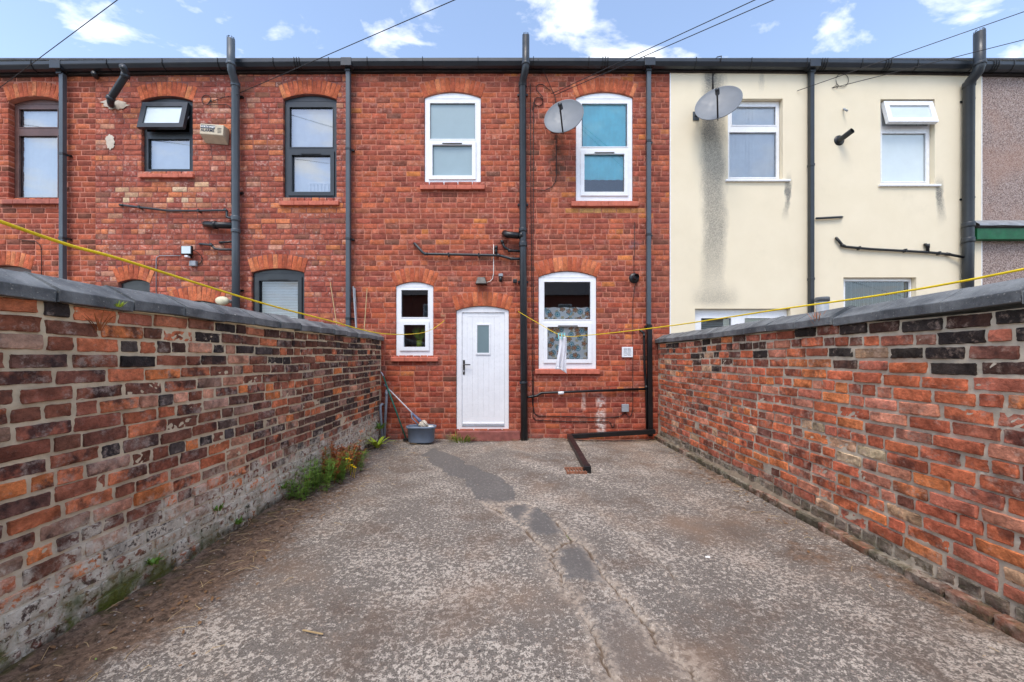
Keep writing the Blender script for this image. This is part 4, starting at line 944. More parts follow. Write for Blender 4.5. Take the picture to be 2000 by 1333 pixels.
def flue(label, px, py, r, L, droop, bent=False):
    c = P(px, py, 0); t = thing('boiler_flue', label, 'flue', c); M_ = Matrix.Translation(c) @ Matrix.Rotation(R(90), 4, 'X')
    MB().lathe([(r*.5, 0.03), (r*.95, 0.025), (r, 0.015), (r, 0.0)], 24, M_).obj('collar', blackp, t, True)
    d = Vector(droop); MB().tube([c, c+Vector((0, -0.05, 0)), c+Vector((0, -0.05, 0))+d], r*.5, 16, cap=False).obj('terminal', anth2, t, True)
    MB().lathe([(0, 0), (r*.48, 0)], 16, Matrix.Translation(c+Vector((0, -.052, 0))+d*.4) @ d.to_track_quat('Z', 'Y').to_matrix().to_4x4()).obj('baffle', blackp, t)
flue('black round flue terminal on brick right of kitchen window', 1238, 544, .082, .1, (0, -.10, 0.0)); flue('black flue with angled spout on cream wall', 1637, 276, .085, .2, (.05, -.16, .05))
t = thing('air_vent', 'white louvred air vent on brick right of kitchen window', 'vent', P(1225, 697, 0)); a, b = P(1215, 678, -.02), P(1236, 698, -.02)
m = MB(); slab(m, a.x, b.x, b.z, a.z, -.022, -.003, [(a.x+.025, b.x-.025, b.z+.025, a.z-.025)]); m.obj('surround', white, t, bevel=.004)
for k in range(7): z = b.z+.032+k*.0165; MB().add([(a.x+.026,-.018,z),(b.x-.026,-.018,z),(b.x-.026,-.006,z+.012),(a.x+.026,-.006,z+.012)], [(0,1,2,3)]).obj('louvre', white, t)
MB().box((a.x+b.x)/2-.004, (a.x+b.x)/2+.004, -.0215, -.019, b.z+.026, a.z-.026).obj('bar', white, t); MB().box(a.x+.024, b.x-.024, -.0045, -.0032, b.z+.024, a.z-.024).obj('backing', blackp, t)
a, b = P(1215, 790, -.05), P(1228.5, 805, -.05); tag(MB().box(a.x, b.x, -.055, -.004, b.z, a.z).obj('junction_box', greyp, None, bevel=.006), 'grey junction box low on brick under air vent', 'box')
cable('black cable from junction box up brick past round flue', [(1240, 434), (1238, 530), (1240, 536), (1246, 548), (1240, 560), (1236, 590), (1236, 800), (1233, 812), (1228, 815), (1222, 808)], .005)
cable('black cable looped low along brick under kitchen window', [(1036, 165), (1037, 400), (1039, 600), (1040, 790), (1044, 808), (1052, 813), (1120, 814), (1180, 817), (1210, 814), (1222, 806)], .006)
cable('lower black cable ending in a loop above the wall drain', [(1042, 200), (1041, 500), (1043, 700), (1041, 815), (1046, 821), (1110, 824), (1188, 824), (1193, 827), (1195, 834), (1198, 835), (1200, 828)], .006)
cable('black cable looping below satellite dish to vertical cables', [(1086, 262), (1087, 340), (1085, 355), (1078, 366), (1064, 372), (1040, 371)], .006)
cable('coiled black cable on brick beside soil pipe top', [(1040, 215), (1042, 208)]+[(1052+8.5*math.cos(a/3), 199-8.5*math.sin(a/3)) for a in range(-6, 22)]+[(1060, 190), (1048, 176), (1047, 170), (1052, 165), (1060, 165), (1068, 172), (1075, 177)], .006)
cable('black cable from gutter down to satellite dish', [(1051, 116, -.17), (1062, 140, -.06), (1078, 176), (1084, 187), (1086, 205), (1087, 225, -.1)], .006)
cable('coiled cable on brick beside alarm box', [(466, 185, -.16), (440, 190), (420, 196), (413, 199)]+[(403+9*math.cos(a/3), 195-9*math.sin(a/3)) for a in range(0, 20)]+[(405, 205), (440, 204), (448, 208), (452, 214), (452, 400)], .005)
cable('pair of cables looped over gutter above dish on cream wall', [(1400, 112, -.16), (1409, 110, -.18), (1408, 118, -.18), (1396, 142, -.03), (1392, 150, -.025), (1391, 185, -.03)], .007)
cable('second cable over gutter above dish on cream wall', [(1399, 113, -.17), (1396, 130, -.06), (1392, 145, -.025), (1394, 185, -.03)], .007)
cable('cable loop hanging on cream wall right of downpipe', [(1625, 172, -.025), (1632, 168, -.03), (1636, 172, -.03)]+[(1645+13*math.cos(a/3+3.1)*.95, 157-13*math.sin(a/3+3.1)*1.0, -.03) for a in range(0, 19)], .004)
cable('black cable down brick above left yard wall arch', [(34, 468), (70, 472), (78, 479), (81, 488), (81, 570)], .005)
def cane(label, a, b, m=leaf_s, r=.007): return tag(MB().tube([P(*a), P(*b)], r, 6).obj('garden_cane', m, None), label, 'cane')
cane('thin pinkish cane leaning on brick left of downpipe', (645, 552, -.03), (660, 650, -.25)); cane('grey cane leaning on brick right of downpipe', (690, 560, -.03), (696, 650, -.2), greyp, .012)
cane('second grey cane leaning beside downpipe', (693, 563, -.03), (697, 650, -.15), greyp, .009); cane('thin pale cane leaning on brick between downpipe and small window', (717, 564, -.03), (711, 650, -.2))

# overhead wires: straight runs from hooks on the walls to poles behind the viewpoint
def wire(label, a, b, db, ext, r=.0048):
    A_ = P(a[0], a[1], -0.03); B2 = Vector(((b[0]-HX)/F*db, db-CAM_D, CAM_H+(HY-b[1])/F*db)); E = A_+(B2-A_)*ext
    pts = [A_+(E-A_)*k/10+Vector((0, 0, -0.05*math.sin(math.pi*k/10))) for k in range(11)]
    tag(MB().tube(pts, r, 6).obj('overhead_wire', cablem, None), label, 'wire', 'overhead wires')
wire('overhead wire rising across sky from brown-window house', (-60, 216), (225, 0), 4.6, 7); wire('overhead wire rising across sky from coil beside alarm box', (466, 183), (880, 0), 4.4, 7)
wire('upper of paired overhead wires above window with teal cloth', (1076, 184), (1467, 0), 4.3, 7); wire('lower of paired overhead wires above window with teal cloth', (1084, 186), (1503, 0), 4.3, 7)
wire('overhead wire hooked to cream wall beside downpipe', (1557, 178), (2000, 20), 5.0, 7); wire('overhead wire hooked to cream wall above the black flue', (1627, 172), (2000, 75), 5.4, 7)

# ------------------------------------------------------------------ yard walls
LX, RX, YEND = -2.125, 2.375, -8.6
PALL_top = [((56, 48, 50), 4), ((86, 58, 54), 3), ((110, 66, 56), 2), ((160, 92, 72), 1)]
PALL = [((122, 74, 64), 4), ((140, 80, 66), 4), ((108, 72, 66), 2.2), ((188, 102, 72), 4), ((208, 114, 66), 2.2), ((190, 130, 112), 1.8), ((76, 64, 66), 1.1), ((164, 122, 112), 1.2)]
PALR_top = [((52, 44, 44), 5), ((80, 54, 50), 3), ((150, 78, 60), 2), ((176, 110, 94), 1)]
PALR = [((194, 100, 70), 4), ((182, 92, 70), 4), ((172, 94, 78), 3), ((196, 122, 104), 3), ((206, 116, 72), 1.5), ((122, 74, 66), 0.8), ((196, 152, 128), 0.6)]
def yard_wall(label, side, ztop, key, pal_top, pal, seed, slope):
    g = random.Random(seed); X = LX if side < 0 else RX
    t = thing('yard_wall', label, 'wall', (X, -4, 0))
    rotz = R(90) if side < 0 else R(-90)
    Wm = Matrix.Translation((X, 0, 0)) @ Matrix.Rotation(rotz, 4, 'Z')       # local x along the wall, local -y towards the yard
    sgn = 1 if side < 0 else -1
    def sag(yw, z): return slope*(-yw)*(z/ztop) + 0.008*math.sin(yw*1.7+seed)*(z/ztop)+0.005*math.sin(yw*4.1+z*2)
    # relief of the mortar face
    ny, nz = 520, 104; ys = np.linspace(0.0, YEND, ny+1); zs = np.linspace(-0.05, ztop, nz+1); rs = np.random.RandomState(seed)
    def vnoise(cy, cz):
        a = rs.randn(cz+2, cy+2); yy = np.linspace(0, cy, ny+1); zz = np.linspace(0, cz, nz+1); yi = yy.astype(int); zi = zz.astype(int); fy = yy-yi; fz = (zz-zi)[:, None]
        fy = fy*fy*(3-2*fy); fz = fz*fz*(3-2*fz)
        return (a[zi][:, yi]*(1-fy)+a[zi][:, yi+1]*fy)*(1-fz)+(a[zi+1][:, yi]*(1-fy)+a[zi+1][:, yi+1]*fy)*fz
    h = 0.0018*vnoise(60, 12)+0.0022*vnoise(260, 52)+0.0014*rs.randn(nz+1, ny+1)
    Zg = np.repeat(zs[:, None], ny+1, 1); Yg = np.repeat(ys[None], nz+1, 0)
    h = h + 0.018*np.clip((0.22-Zg)/0.22, 0, 1)*(0.30 if side < 0 else 0.2)                    # battered, smeared foot
    Zw = Zg + (slope*(-Yg)*(Zg/ztop) + 0.008*np.sin(Yg*1.7+seed)*(Zg/ztop)+0.005*np.sin(Yg*4.1+Zg*2))
    Xw = X + sgn*(h-0.0065)
    V = np.stack([Xw, Yg, Zw], -1).reshape(-1, 3).tolist(); Fc = []
    for j in range(nz):
        for i in range(ny): k = j*(ny+1)+i; Fc.append((k, k+1, k+ny+2, k+ny+1) if sgn < 0 else (k, k+ny+1, k+ny+2, k+1))
    core = MB().add(V, Fc)
    xb = X-sgn*0.23; n0 = len(core.v)
    core.box(min(X-sgn*0.02, xb), max(X-sgn*0.02, xb), YEND, -0.001, -0.05, ztop-0.005)
    me_o = core.obj('brickwork', M_MORT[key], t, True)
    bl = []; NC = 20 if side < 0 else 19; crs = ztop/NC
    for r in range(NC):
        zc = crs*(r+0.5); header = r % 4 == 1; y = 0.0-g.uniform(0, 0.12)
        while y > YEND+0.05:
            L = (0.113 if header else 0.234)*g.uniform(0.9, 1.08)
            if not header and g.random() < 0.13: L *= 0.5
            if header and g.random() < 0.2: L *= 2
            yc = y-L/2; near = min(1, max(0, (-yc-0.5)/4))
            pt = ({18: 0.85, 17: 0.55, 16: 0.3, 15: 0.15} if side < 0 else {18: 0.95, 17: 0.85, 16: 0.65, 15: 0.4, 14: 0.2}).get(r-(NC-19), 0.0)*((0.35+0.65*near) if side > 0 else 1)
            col = pick(g, pal_top if g.random() < pt else pal)
            if side < 0 and near < 0.35 and g.random() < 0.35: col = pick(g, [((96, 62, 56), 2), ((70, 56, 56), 1)])
            if side < 0 and r < 5 and g.random() < 0.3: col = pick(g, [((170, 130, 116), 1), ((150, 112, 102), 1)])
            if side > 0 and near > 0.6 and 6 <= r <= 9 and g.random() < 0.2: col = pick(g, [((200, 172, 146), 1), ((192, 152, 130), 2)])
            if side > 0 and r <= 1: col = pick(g, [((124, 106, 98), 3), ((140, 96, 84), 1), ((104, 92, 88), 2)])
            col = tuple(min(0.8, v*1.16) for v in col)
            pr = 0.004+g.gauss(0, 0.0030)
            if g.random() < 0.10: pr -= 0.004
            kind = 's' if L > 0.16 else 'h'
            bl.append((yc*sgn, zc+sag(yc, zc)+g.uniform(-0.004, 0.004), (L-0.012)*g.uniform(0.94, 1.0), (crs-0.0125)*g.uniform(0.88, 1.06), kind, pr, g.gauss(0, 0.014)+math.atan(slope*zc/ztop)*sgn*-1, col)); y -= L
    emit(me_o, bl, PY, BR[key], Wm, 300, seed)
    y = 0.0; k = 0
    while y > YEND+0.1:
        L = g.uniform(0.33, 0.37); a, b = y-0.004, y-L+0.004; dz = g.uniform(-0.006, 0.006); dr = g.uniform(-0.012, 0.012); tl = g.uniform(-0.006, 0.006)
        V = []
        for (yy, e) in ((a, -tl), (b, tl)):
            zb_ = ztop+slope*(-yy)+dz+e+0.004
            for (o, z) in ((0.042, 0), (0.046, 0.054), (0.036, 0.060), (-0.09, 0.130), (-0.115, 0.136), (-0.14, 0.130), (-0.266, 0.060), (-0.276, 0.054), (-0.272, 0)):
                V.append((X+sgn*(o+dr), yy, zb_+z))
        n = 9; Fc = [(i, (i+1) % n, n+(i+1) % n, n+i) for i in range(n)]+[tuple(range(n)), tuple(range(n, 2*n))[::-1]]
        MB().add(V, Fc).obj('coping_stone', coping, t, bevel=0.0022); y -= L
    if side > 0:     # cement kerb along the foot
        m = MB(); V = []; Fc = []; n = 90; gg = random.Random(9); hgt = 0.070
        for i in range(n+1):
            yy = YEND*i/n; w = 0.046+gg.uniform(-0.006, 0.006); hh = hgt+0.02*math.sin(yy*2)+gg.uniform(-0.01, 0.01)
            V += [(X-w-0.012, yy, -0.05), (X-w, yy, hh-0.02), (X-w+0.02, yy, hh), (X+0.004, yy, hh+0.028)]
        for i in range(n):
            for j in range(3): k = i*4+j; Fc.append((k, k+4, k+5, k+1))
        kb = m.add(V, Fc).obj('cement_kerb', mortar_mat('kerb_cement', S(132, 119, 102), 0.3, dark=0.5, sc=11), t, True)
        y = 0.0; pl = []
        while y > YEND+0.2:
            L = gg.uniform(0.20, 0.25); yc = y-L/2; far = max(0, 1-(-yc)/3.2)
            col = pick(gg, [((118, 104, 94), 2+5*far), ((150, 92, 78), 2.5), ((128, 84, 74), 1.5), ((100, 90, 84), 1)])
            pl.append((yc*sgn, 0.022+gg.uniform(-.004, .004)+0.008*(-yc)*0.6, L-0.010, 0.088, 's', 0.060+gg.gauss(0, .004), gg.gauss(0, .012), col)); y -= L
        emit(kb, pl, PY, BR[key], Wm, 300, 77)
    return t
VAR = 0.20
yard_wall('old brick yard wall with whitened mossy foot and dark bricks', -1, 1.605, 'left', PALL_top, PALL, 3, -0.006)
yard_wall('orange red brick yard wall with sooty top courses and cement kerb', 1, 1.555, 'right', PALR_top, PALR, 6, 0.002)

# ------------------------------------------------------------------ yard floor
def poly_mask(X, Y, poly):
    ins = np.zeros(X.shape, bool); n = len(poly); j = n-1
    for i in range(n):
        xi, yi = poly[i]; xj, yj = poly[j]
        c = ((yi > Y) != (yj > Y)) & (X < (xj-xi)*(Y-yi)/(yj-yi+1e-12)+xi); ins ^= c; j = i
    return ins
def seg_dist(X, Y, line):
    D = np.full(X.shape, 9.0)
    for (x0, y0), (x1, y1) in zip(line[:-1], line[1:]):
        dx, dy = x1-x0, y1-y0; t = np.clip(((X-x0)*dx+(Y-y0)*dy)/(dx*dx+dy*dy+1e-12), 0, 1); D = np.minimum(D, np.hypot(X-x0-t*dx, Y-y0-t*dy))
    return D
def gp2(l): return [tuple(G(x, y)[:2]) for x, y in l]
z5 = lambda l: [(800+.3248*x, 900+.3248*y) for x, y in l]
def rough(line, amp, seed, n=8, closed=False):
    g = random.Random(seed); out = []; L2 = line+[line[0]] if closed else line
    for (a, b), (c, d) in zip(L2[:-1], L2[1:]):
        for k in range(n): t = k/n; out.append((a+(c-a)*t+g.gauss(0, amp), b+(d-b)*t+g.gauss(0, amp)))
    if not closed: out.append(line[-1])
    return out
PATCHES = [gp2([(823,888),(864,923),(912,941),(927,971),(948,984),(1008,978),(1005,953),(975,935),(912,908),(888,890),(849,875)]),
           gp2(z5([(565,300),(700,262),(790,300),(870,380),(935,460),(800,470),(720,450),(670,380)])), gp2(z5([(900,590),(1000,530),(1060,560),(1150,680),(1210,780),(960,740),(930,680)])),
           gp2(z5([(1150,1080),(1060,900),(1290,890),(1500,1150),(1700,1333),(1230,1333)]))]
CRACKS = [gp2(z5([(440,255),(530,300),(660,400),(760,500),(840,580),(880,690),(940,790),(1050,950),(1110,1080),(1160,1190),(1220,1333)])),
          gp2(z5([(880,370),(940,460),(1000,505),(1080,580),(1200,770),(1300,860),(1440,1040),(1510,1150),(1620,1220),(1720,1333)])),
          gp2(z5([(1020,190),(1080,250),(1230,400),(1400,540),(1560,670),(1650,800),(1760,890)])), gp2(z5([(840,575),(930,520),(1000,490)])), gp2(z5([(480,265),(620,255),(720,262)])), gp2(z5([(690,400),(700,330),(750,275)]))]
def yard():
    nx, ny = 380, 560
    xs = np.linspace(LX-0.03, RX+0.03, nx+1); u = np.linspace(0, 1, ny+1); ys = 0.02+(YEND-0.02)*(1-(1-u)**1.0)
    X, Y = np.meshgrid(xs, ys); rs = np.random.RandomState(2)
    def vn(cx, cy):
        a = rs.randn(cy+2, cx+2); xx = np.linspace(0, cx, nx+1); yy = np.linspace(0, cy, ny+1); xi = xx.astype(int); yi = yy.astype(int); fx = xx-xi; fy = (yy-yi)[:, None]; fx = fx*fx*(3-2*fx); fy = fy*fy*(3-2*fy)
        return (a[yi][:, xi]*(1-fx)+a[yi][:, xi+1]*fx)*(1-fy)+(a[yi+1][:, xi]*(1-fx)+a[yi+1][:, xi+1]*fx)*fy
    Z = 0.010*vn(5, 9)+0.003*vn(30, 55)+0.0010*vn(150, 260)
    Z += 0.010*np.clip(-Y, 0, 6)*np.clip((X+2.1)/4.5, 0, 1)*0.7
    patch = np.zeros_like(X); crack = np.zeros_like(X)
    for k, p in enumerate(PATCHES):
        q = rough(p, 0.018, 30+k, 6, True); inside = poly_mask(X, Y, q); patch = np.maximum(patch, np.where(inside, (0.95, 1.0, 0.9, 0.4)[k], 0)); Z += np.where(inside, 0.006, 0)
    pale = np.zeros_like(X)
    for k, c in enumerate(CRACKS):
        q = rough(c, 0.010, 60+k, 7); D = seg_dist(X, Y, q); wv = 0.010+0.010*np.clip(vn(40, 70), 0, 1.5)
        if k in (2, 5): wv = wv*0.55
        crack = np.maximum(crack, np.clip(1.25-D/wv, 0, 1)*np.clip(0.9+0.6*vn(26, 44), 0.2, 1)); pale = np.maximum(pale, np.clip(1.0-D/(0.05+0.05*np.clip(vn(20, 35), 0, 2)), 0, 1)*(0.9 if k not in (2,) else 0.35))
    Z -= 0.022*crack
    soil = np.clip((0.80+0.22*np.clip((-Y-2.5)/2, 0, 1)+0.22*vn(8, 14)-(X-LX))/0.6, 0, 1)
    soil *= np.where(Y > -1.2, 0.45, 1.0); soil = np.maximum(soil, np.clip((0.34+0.16*vn(8, 16)-(RX-X))/0.3, 0, 1)*0.72); soil = np.maximum(soil, np.clip((0.22+0.1*vn(16, 8)+Y)/0.22, 0, 1)*0.55)
    Z += soil*(0.010*vn(90, 130)*0.6+0.006)
    V = np.stack([X, Y, Z], -1).reshape(-1, 3); idx = np.arange((nx+1)*(ny+1)).reshape(ny+1, nx+1)
    Fq = np.stack([idx[:-1, :-1], idx[1:, :-1], idx[1:, 1:], idx[:-1, 1:]], -1).reshape(-1, 4)
    me = bpy.data.meshes.new('yard'); me.vertices.add(len(V)); me.vertices.foreach_set('co', V.astype(np.float32).ravel()); me.loops.add(Fq.size); me.loops.foreach_set('vertex_index', Fq.astype(np.int32).ravel())
    me.polygons.add(len(Fq)); me.polygons.foreach_set('loop_start', np.arange(0, Fq.size, 4, dtype=np.int32)); me.update(calc_edges=True); me.validate()
    for nm, ar in (('patch', patch), ('crack', crack), ('pale', pale), ('soil', soil)):
        a = me.attributes.new(nm, 'FLOAT', 'POINT'); a.data.foreach_set('value', ar.astype(np.float32).ravel())
    t = NT('yard_concrete'); A = lambda n: t.n('ShaderNodeAttribute', attribute_name=n).outputs['Fac']
    a, b = t.noise(42, 6, rough=0.68, dist=0.35), t.noise(150, 4, rough=0.65); big = t.noise(1.4, 6, rough=0.6)
    dark = t.mix(t.rng(b, .3, .7), S(92, 86, 80), S(136, 128, 119)); lite = t.mix(t.rng(b, .3, .7), S(158, 147, 135), S(206, 196, 182))
    thr = t.math('ADD', t.math('SUBTRACT', a, 0.018), t.math('MULTIPLY', t.math('SUBTRACT', big, 0.5), 0.38))
    thr = t.math('ADD', thr, t.math('MULTIPLY', t.math('SUBTRACT', b, 0.5), 0.34))
    c = t.mix(t.rng(thr, 0.48, 0.59), dark, lite)
    v = t.voro(62, out='Color'); q = t.n('ShaderNodeSeparateColor'); t.l(v, q.inputs[0]); vd = t.voro(62)
    st = t.math('MULTIPLY', t.rng(q.outputs[0], 0.80, 0.84), t.rng(vd, 0.42, 0.30)); c = t.mix(t.math('MULTIPLY', st, 0.75), c, t.mix(q.outputs[1], S(92, 84, 82), S(196, 178, 160)))
    c = t.mix(t.rng(t.noise(1.9, 7, rough=0.7), 0.48, 0.66, 0, 0.62), c, S(104, 88, 76)); c = t.mix(t.rng(t.noise(0.8, 6, rough=0.65), 0.48, 0.72, 0, 0.5), c, S(150, 124, 102))
    tar = t.mix(t.noise(140, 3), S(86, 84, 82), S(118, 114, 110)); tar = t.mix(t.rng(t.noise(48, 5), 0.60, 0.68, 0, 0.6), tar, S(170, 164, 156)); c = t.mix(t.math('MULTIPLY', A('patch'), 0.92), c, tar)
    c = t.mix(t.math('MULTIPLY', A('pale'), t.rng(t.noise(36, 5), 0.38, 0.58, 0.05, 0.8)), c, S(190, 174, 156))
    so = t.mix(t.rng(t.noise(30, 8, rough=0.78), .34, .66), S(66, 50, 38), S(150, 122, 100)); so = t.mix(t.rng(t.noise(70, 4), .62, .7, 0, .8), so, S(176, 156, 136)); so = t.mix(t.rng(t.noise(5, 6, rough=.7), .52, .66, 0, .6), so, S(60, 47, 37)); sm = t.rng(t.math('ADD', A('soil'), t.math('MULTIPLY', t.math('SUBTRACT', t.noise(13, 8, rough=0.75), 0.5), 1.5)), 0.30, 0.80); c = t.mix(t.math('MULTIPLY', sm, 0.9), c, so)
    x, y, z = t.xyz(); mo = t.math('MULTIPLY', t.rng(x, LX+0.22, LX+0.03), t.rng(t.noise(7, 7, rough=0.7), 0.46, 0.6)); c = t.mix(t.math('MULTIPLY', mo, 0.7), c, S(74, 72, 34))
    c = t.mix(t.rng(A('crack'), 0.35, 0.95, 0, 0.85), c, t.mix(t.noise(60, 3), S(52, 44, 38), S(128, 104, 82)))
    t.bump(t.math('ADD', t.math('ADD', t.math('MULTIPLY', thr, 0.8), t.math('MULTIPLY', sm, t.noise(38, 6, rough=0.75))), t.math('ADD', t.math('MULTIPLY', b, 0.7), t.math('MULTIPLY', vd, -0.25))), 0.75, 0.008)
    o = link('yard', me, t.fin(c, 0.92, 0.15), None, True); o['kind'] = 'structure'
    return X, Y, Z
yard()
o = MB().add([(-700, -700, -0.06), (700, -700, -0.06), (700, 700, -0.06), (-700, 700, -0.06)], [(0, 1, 2, 3)]).obj('ground', plain('far_ground', S(120, 112, 106), 0.9, 0.2, 0.8), None); o['kind'] = 'structure'

# ------------------------------------------------------------------ bucket, mop, broom, pipes in the corner
def bucket():
    c = G(823, 864, 0.0); c.y = -0.30; c.x = (823-HX)/F*(CAM_D-0.30); t = thing('mop_bucket', 'grey oval plastic mop bucket beside the back door', 'bucket', (c.x, c.y, 0))
    def ringp(s, z, n=56):
        o = []
        for k in range(n):
            a = k/n*6.28318; ex = abs(math.cos(a))**0.62*math.copysign(1, math.cos(a)); ey = abs(math.sin(a))**0.72*math.copysign(1, math.sin(a))
            pin = 1-0.10*math.exp(-(ex/0.16)**2); o.append((c.x+0.215*s*ex, c.y+0.125*s*ey*pin, z))
        return o
    prof = [(0.0, 0.012), (0.84, 0.010), (0.87, 0.018), (0.90, 0.03), (0.97, 0.23), (1.06, 0.232), (1.075, 0.245), (1.06, 0.262), (1.0, 0.264), (0.96, 0.25), (0.88, 0.06), (0.0, 0.05)]
    V = []; Fc = []; n = 56
    for s, z in prof: V += ringp(max(s, 0.001), z+0.012)
    for i in range(len(prof)-1):
        for j in range(n): Fc.append((i*n+j, i*n+(j+1) % n, (i+1)*n+(j+1) % n, (i+1)*n+j))
    MB().add(V, Fc).obj('tub', bucketm, t, True)
    w = MB(); slab(w, c.x+0.03, c.x+0.18, 0, 0.01, 0, 0.01); MB().lathe([(0.0, 0.20), (0.06, 0.205), (0.085, 0.262)], 20, Matrix.Translation((c.x+0.11, c.y, 0))).obj('wringer', whitep, t, True)
    # mop lying in the wringer
    h = Vector((c.x+0.03, c.y-0.02, 0.30)); tip = P(751, 752, -0.02); d = (tip-h).normalized()
    m = thing('mop', 'mop with pale handle and cotton head resting in grey bucket', 'mop', (h.x, h.y, 0.27))
    MB().tube([h+d*0.20, tip], 0.0105, 10).obj('handle', steelp, m, True); MB().tube([h+d*0.05, h+d*0.12, h+d*0.26], 0.02, 10, radii=[0.03, 0.024, 0.014]).obj('socket', plain('socket_blue', S(96, 108, 140), 0.4), m, True)
    MB().tube([h+d*0.03+Vector((-.05, -.03, -.02)), h+d*.14+Vector((-.07, -.03, .0)), h+d*0.22+Vector((-.035, -.02, .02)), h+d*0.2], 0.009, 8).obj('lever', bucketm, m, True)
    hd = MB(); g = random.Random(3); ax = -d
    for k in range(120):
        a = g.uniform(0, 6.28); u = d.cross(Vector((0, 1, 0))).normalized(); v = d.cross(u); rd = (u*math.cos(a)+v*math.sin(a))
        p0 = h+d*0.05+rd*0.012; p1 = h+rd*g.uniform(0.045, 0.062)+d*g.uniform(-0.01, 0.03); p2 = h-d*g.uniform(0.05, 0.075)+rd*g.uniform(0.02, 0.055)
        hd.tube([p0, p1, p2], 0.007, 5)
    hd.obj('mop_head', mopm, m, True); MB().tube([tip-d*.06, tip+d*0.01], 0.0135, 10).obj('grip', plain('grip_grey', S(150, 150, 165), .5), m, True)
bucket()
a, b = P(796, 858, -0.16), P(742, 736, -0.02); b = Vector((LX+0.05, -0.06, P(0, 735, -.06).z)); a = Vector((P(794, 0, -.2).x, -0.2, 0.03)); d = (b-a).normalized()
t = thing('broom', 'broom with green handle leaning in corner behind bucket', 'broom', (a.x, a.y, 0))
MB().tube([a, b], 0.0125, 10).obj('handle', greenp, t, True); MB().tube([b-d*.002, b+d*.05+Vector((-.006, 0, 0)), b+d*.07+Vector((-.02, 0, 0))], 0.011, 10).obj('cap', steelp, t, True)
MB().box(a.x-.05, a.x+.05, a.y-.02, a.y+.02, 0.012, 0.06).obj('brush_head', blackp, t, bevel=.008)
t = waste('tall grey plastic pipe standing in corner behind broom', [(757, 762, -.05), (755, 764, -.07), (755, 775, -.08), (750, 866, -.12)], .021, greyp, 'grey_pipe'); MB().tube([P(755, 766, -.075), P(755, 773, -.08)], .025, 12).obj('socket', greyp, t, True)
t = waste('short grey bent pipe beside the left yard wall corner', [(750, 791, -.03), (746, 790, -.10), (743, 793, -.13), (743, 800, -.14), (747, 862, -.16)], .020, greyp, 'grey_pipe')

# ------------------------------------------------------------------ washing lines, cloth and pegs
def line(label, pts, end):
    W = [Vector(p) for p in pts]; out = []
    for i in range(len(W)-1):
        p0 = W[max(0, i-1)]; p1, p2 = W[i], W[i+1]; p3 = W[min(len(W)-1, i+2)]
        for k in range(8):
            t = k/8; out.append(0.5*((2*p1)+(p2-p0)*t+(2*p0-5*p1+4*p2-p3)*t*t+(3*p1-p0-3*p2+p3)*t**3))
    out.append(W[-1]); t = thing('washing_line', label, 'washing line', W[0], 'yellow washing lines')
    MB().tube(out, 0.0038, 8).obj('cord', ropem, t, True); MB().tube([W[0]+Vector((0, 0.02, 0)), W[0]+Vector((0, -0.05, 0))], 0.008, 8).obj('wall_hook', rust, t)
    return t
def at(px, py, d): return Vector(((px-HX)/F*d, d-CAM_D, CAM_H+(HY-py)/F*d))
line('yellow washing line along left wall from hook by the door', [at(869, 626, 6.30), at(845, 643, 5.4), at(815, 652, 4.6), at(745, 652, 3.2), at(640, 626, 2.25), at(500, 589, 1.62), at(250, 511, 1.05), at(0, 433, 0.78), Vector((-0.82, -6.6, 1.66)), Vector((-0.86, -8.0, 1.85))], None)
line('yellow washing line holding white cloth, from hook by soil pipe', [at(1011, 608, 6.30), at(1050, 631, 5.4), at(1097, 655.5, 4.56), at(1150, 655, 3.9), at(1285, 640, 2.8), at(1500, 608, 1.95), at(2000, 526, 1.14), Vector((1.66, -6.4, 1.72)), Vector((1.9, -8.0, 1.85))], None)
for xx, lab in ((-0.86, 'timber post holding end of left washing line'), (1.9, 'timber post holding end of right washing line')):
    t = thing('line_post', lab, 'post', (xx, -8.03, 0)); MB().box(xx-.035, xx+.035, -8.07, -8.0, -0.02, 1.95).obj('shaft', plain('post_wood', S(140, 116, 92), .8), t, bevel=.004); MB().box(xx-.045, xx+.045, -8.08, -7.99, 1.95, 1.97).obj('cap', greyp, t)
